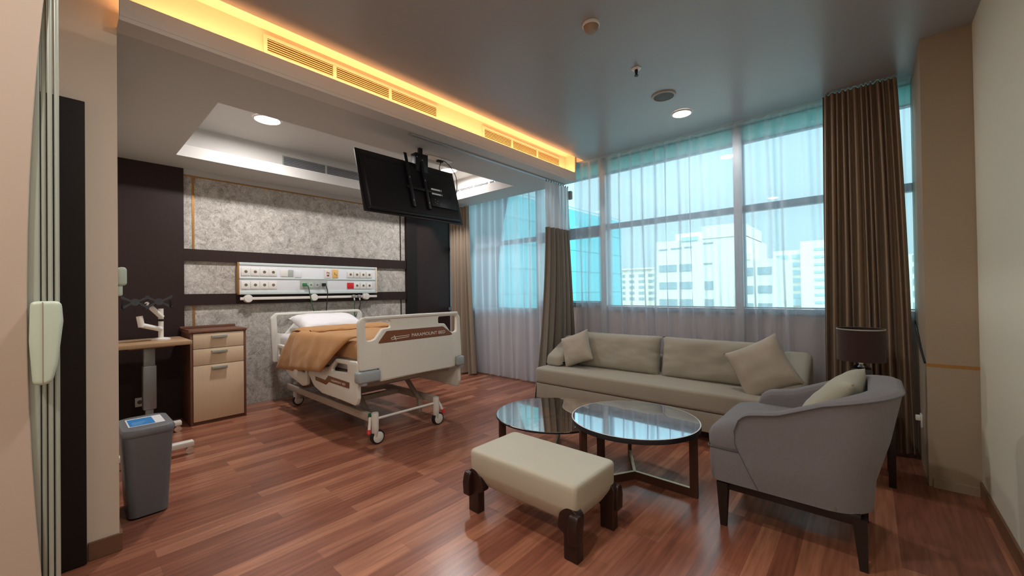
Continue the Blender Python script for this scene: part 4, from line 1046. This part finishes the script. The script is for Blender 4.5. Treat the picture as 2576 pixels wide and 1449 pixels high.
# ============================================================ ARMCHAIR
AX, AY = -.30, 2.70
ac = empty('armchair', (AX, AY, 0), 'grey upholstered tub armchair with curved back and dark tapered legs', 'armchair')
def path(t):
    """plan path of the shell, near arm front -> back -> far arm front; returns base xy, top xy, outward normal, height"""
    hw = .315; xf, xb, rr = -.245, .30, .17    # local x of arm front and back
    L1 = xb-rr-xf; L2 = PI/2*rr; L3 = 2*(hw-rr); T = 2*L1+2*L2+L3; s = t*T
    if s < L1: p = Vector((xf+s, -hw, 0)); n = Vector((0, -1, 0))
    elif s < L1+L2:
        a = (s-L1)/rr; p = Vector((xb-rr+rr*math.sin(a), -hw+rr-rr*math.cos(a), 0)); n = Vector((math.sin(a), -math.cos(a), 0))
    elif s < L1+L2+L3: p = Vector((xb, -hw+rr+(s-L1-L2), 0)); n = Vector((1, 0, 0))
    elif s < L1+2*L2+L3:
        a = (s-L1-L2-L3)/rr; p = Vector((xb-rr+rr*math.cos(a), hw-rr+rr*math.sin(a), 0)); n = Vector((math.cos(a), math.sin(a), 0))
    else: p = Vector((xb-(s-L1-2*L2-L3)-rr, hw, 0)); n = Vector((0, 1, 0))
    return p, n
def shell(u, v):
    p, n = path(u); k = (p.x+.245)/.545                     # 0 at the arm fronts, 1 at the back
    bk = max(0, n.x)
    h = .615+.10*k**1.0+.085*max(0, k-.35)/.65
    front = min(1, max(0, (k-.0)/.14))
    h -= .080*(1-math.sqrt(max(0, 1-(1-front)**2)))
    th = .085+.03*bk
    lean = .02+.085*bk
    prof = [(0, 0, .255), (.012, .25, .30), (.6*lean, .6, 0), (lean, 1, 0), (lean+.008, 1.03, 0), (lean-.012, 1.055, 0), (lean-th*.5, 1.06, 0), (lean-th+.012, 1.045, 0), (lean-th-.004, 1.0, 0), (lean-th-.01, .75, 0), (-th-.01, .45, 0)]
    j = v*(len(prof)-1); i = int(min(j, len(prof)-2)); f_ = j-i
    def pt(q):
        o_, zz, _ = prof[q]
        return (o_, .255+(h-.255)*zz if zz <= 1 else h+(zz-1)*.45)
    a, c = pt(i), pt(i+1); o_ = a[0]+(c[0]-a[0])*f_; z = a[1]+(c[1]-a[1])*f_
    q = p+n*o_
    # arm front edge slopes back towards the seat front at its foot
    if k < .35: q.x -= 0.0+(.35-k)/.35*(-.10)*max(0, min(1, (.47-z)/.21))*1.0
    return Vector((q.x, q.y, z))
b = MB(); b.grid(shell, 90, 40)
# close the arm fronts
for e_ in (0, 1):
    rim = [shell(e_, j/40) for j in range(41)]
    b.add(rim, [tuple(range(41))] if e_ else [tuple(reversed(range(41)))])
bmesh.ops.remove_doubles(b.bm, verts=b.bm.verts, dist=1e-4)
b.build('shell', M['grey_f'], ac, smooth=60)
def piping(v):
    return [shell(i/80, v) for i in range(81)]
MB().tube(piping(4.0/10), .0032, n=6, sm=0).build('piping', M['grey_pipe'], ac)
for e_ in (0, 1):
    MB().tube([shell(e_, j/40) for j in range(0, 38)], .0028, n=6, sm=0).build('piping', M['grey_pipe'], ac)
MB().loft([(-.095, 0, .268, .316, .03, .255), (-.095, 0, .280, .316, .03, .262), (-.095, 0, .286, .316, .03, .40), (-.094, 0, .284, .314, .03, .432)]).build('seat_base', M['grey_f'], ac)
MB().loft([(-.094, 0, .290, .310, .05, .434), (-.094, 0, .296, .314, .06, .445), (-.094, 0, .298, .314, .06, .49), (-.090, 0, .288, .306, .06, .525), (-.082, 0, .265, .292, .06, .552), (-.07, 0, .225, .262, .06, .570), (-.06, 0, .14, .18, .06, .578)]).build('seat_cushion', M['grey_f'], ac)
MB().tube([(-.18, -.317, .433), (-.34, -.317, .433), (-.378, -.305, .433), (-.388, -.26, .433), (-.389, 0, .433), (-.388, .26, .433), (-.378, .305, .433)], .0035, n=6).build('piping', M['grey_pipe'], ac)
MB().box((-.345, -.285, .205), (.255, .285, .257), .004).build('apron', M['espresso'], ac)
for (x, y) in ((-.32, -.27), (-.32, .27), (.25, -.26), (.25, .26)):
    m_ = bmesh.new(); bmesh.ops.create_cube(m_, size=1)
    for v in m_.verts:
        k = 1 if v.co.z > 0 else .55
        v.co = Vector((x+v.co.x*.055*k+(.012 if x > 0 else -.0)*(1 if v.co.z < 0 else 0), y+v.co.y*.055*k, .24 if v.co.z > 0 else .0))
    b = MB(); b._merge(m_); b.build('leg', M['espresso'], ac, smooth=0)
throw((-.165, 2.74, .685), (.10, 1, .05), (.62, .0, .80), .40, 'pale beige pillow lying in the grey armchair', 12, mat_cloth('sage_beige_fabric', (.42, .42, .34), .8, amt=.05))

# ============================================================ LAMP ON SIDE TABLE
st = empty('side_table', (-.052, 3.72, 0), 'small dark side table in the corner carrying the lamp', 'side table')
MB().box((-.17, -.17, .47), (.17, .17, .50), .004).build('table_top', M['espresso'], st)
for sx_ in (-1, 1):
    for sy_ in (-1, 1): MB().box((sx_*.145-.018, sy_*.145-.018, 0), (sx_*.145+.018, sy_*.145+.018, .47), .003).build('leg', M['espresso'], st)
lp = empty('table_lamp', (-.052, 3.72, .50), 'table lamp with brown drum shade and dark square base behind the armchair', 'lamp')
MB().lathe((0, 0, 0), [(.128, .505), (.131, .505), (.132, .285), (.129, .285), (.127, .300), (.127, .495)], 48).build('lamp_shade', M['shade'], lp)
MB().lathe((0, 0, 0), [(.1275, .508), (.133, .508), (.133, .500), (.1275, .500)], 48).build('shade_rim', M['alu_l'], lp)
MB().box((-.055, -.055, .0), (.055, .055, .232), .005).build('lamp_base', M['espresso'], lp)
MB().lathe((0, 0, 0), [(.0001, .232), (.030, .234), (.045, .242), (.030, .252), (.016, .262), (.012, .30), (.0001, .31)], 28).build('lamp_neck', M['chrome'], lp)
# dark items at the foot of the right drape and cable on the column side
tag(MB().tube([(.266, 4.52, 1.02), (.264, 4.30, .97), (.262, 4.0, .86), (.264, 3.762, .795)], .006).build('wall_cable', M['cable_b']), 'black cable running down the side of the beige column', 'cable')
t = empty('wall_socket', (.27, 4.12, .33), 'white wall socket low on the side of the beige column', 'socket')
MB().box((-.010, -.04, -.045), (0, .04, .045), .003).build('plate', M['plastic'], t)
MB().box((-.035, -.02, -.0), (-.010, .02, .035), .004).build('plug', M['plastic'], t)

for o in list(bpy.data.objects):
    if o.type == 'MESH' and not o.data.vertices: print('EMPTY MESH', o.name)
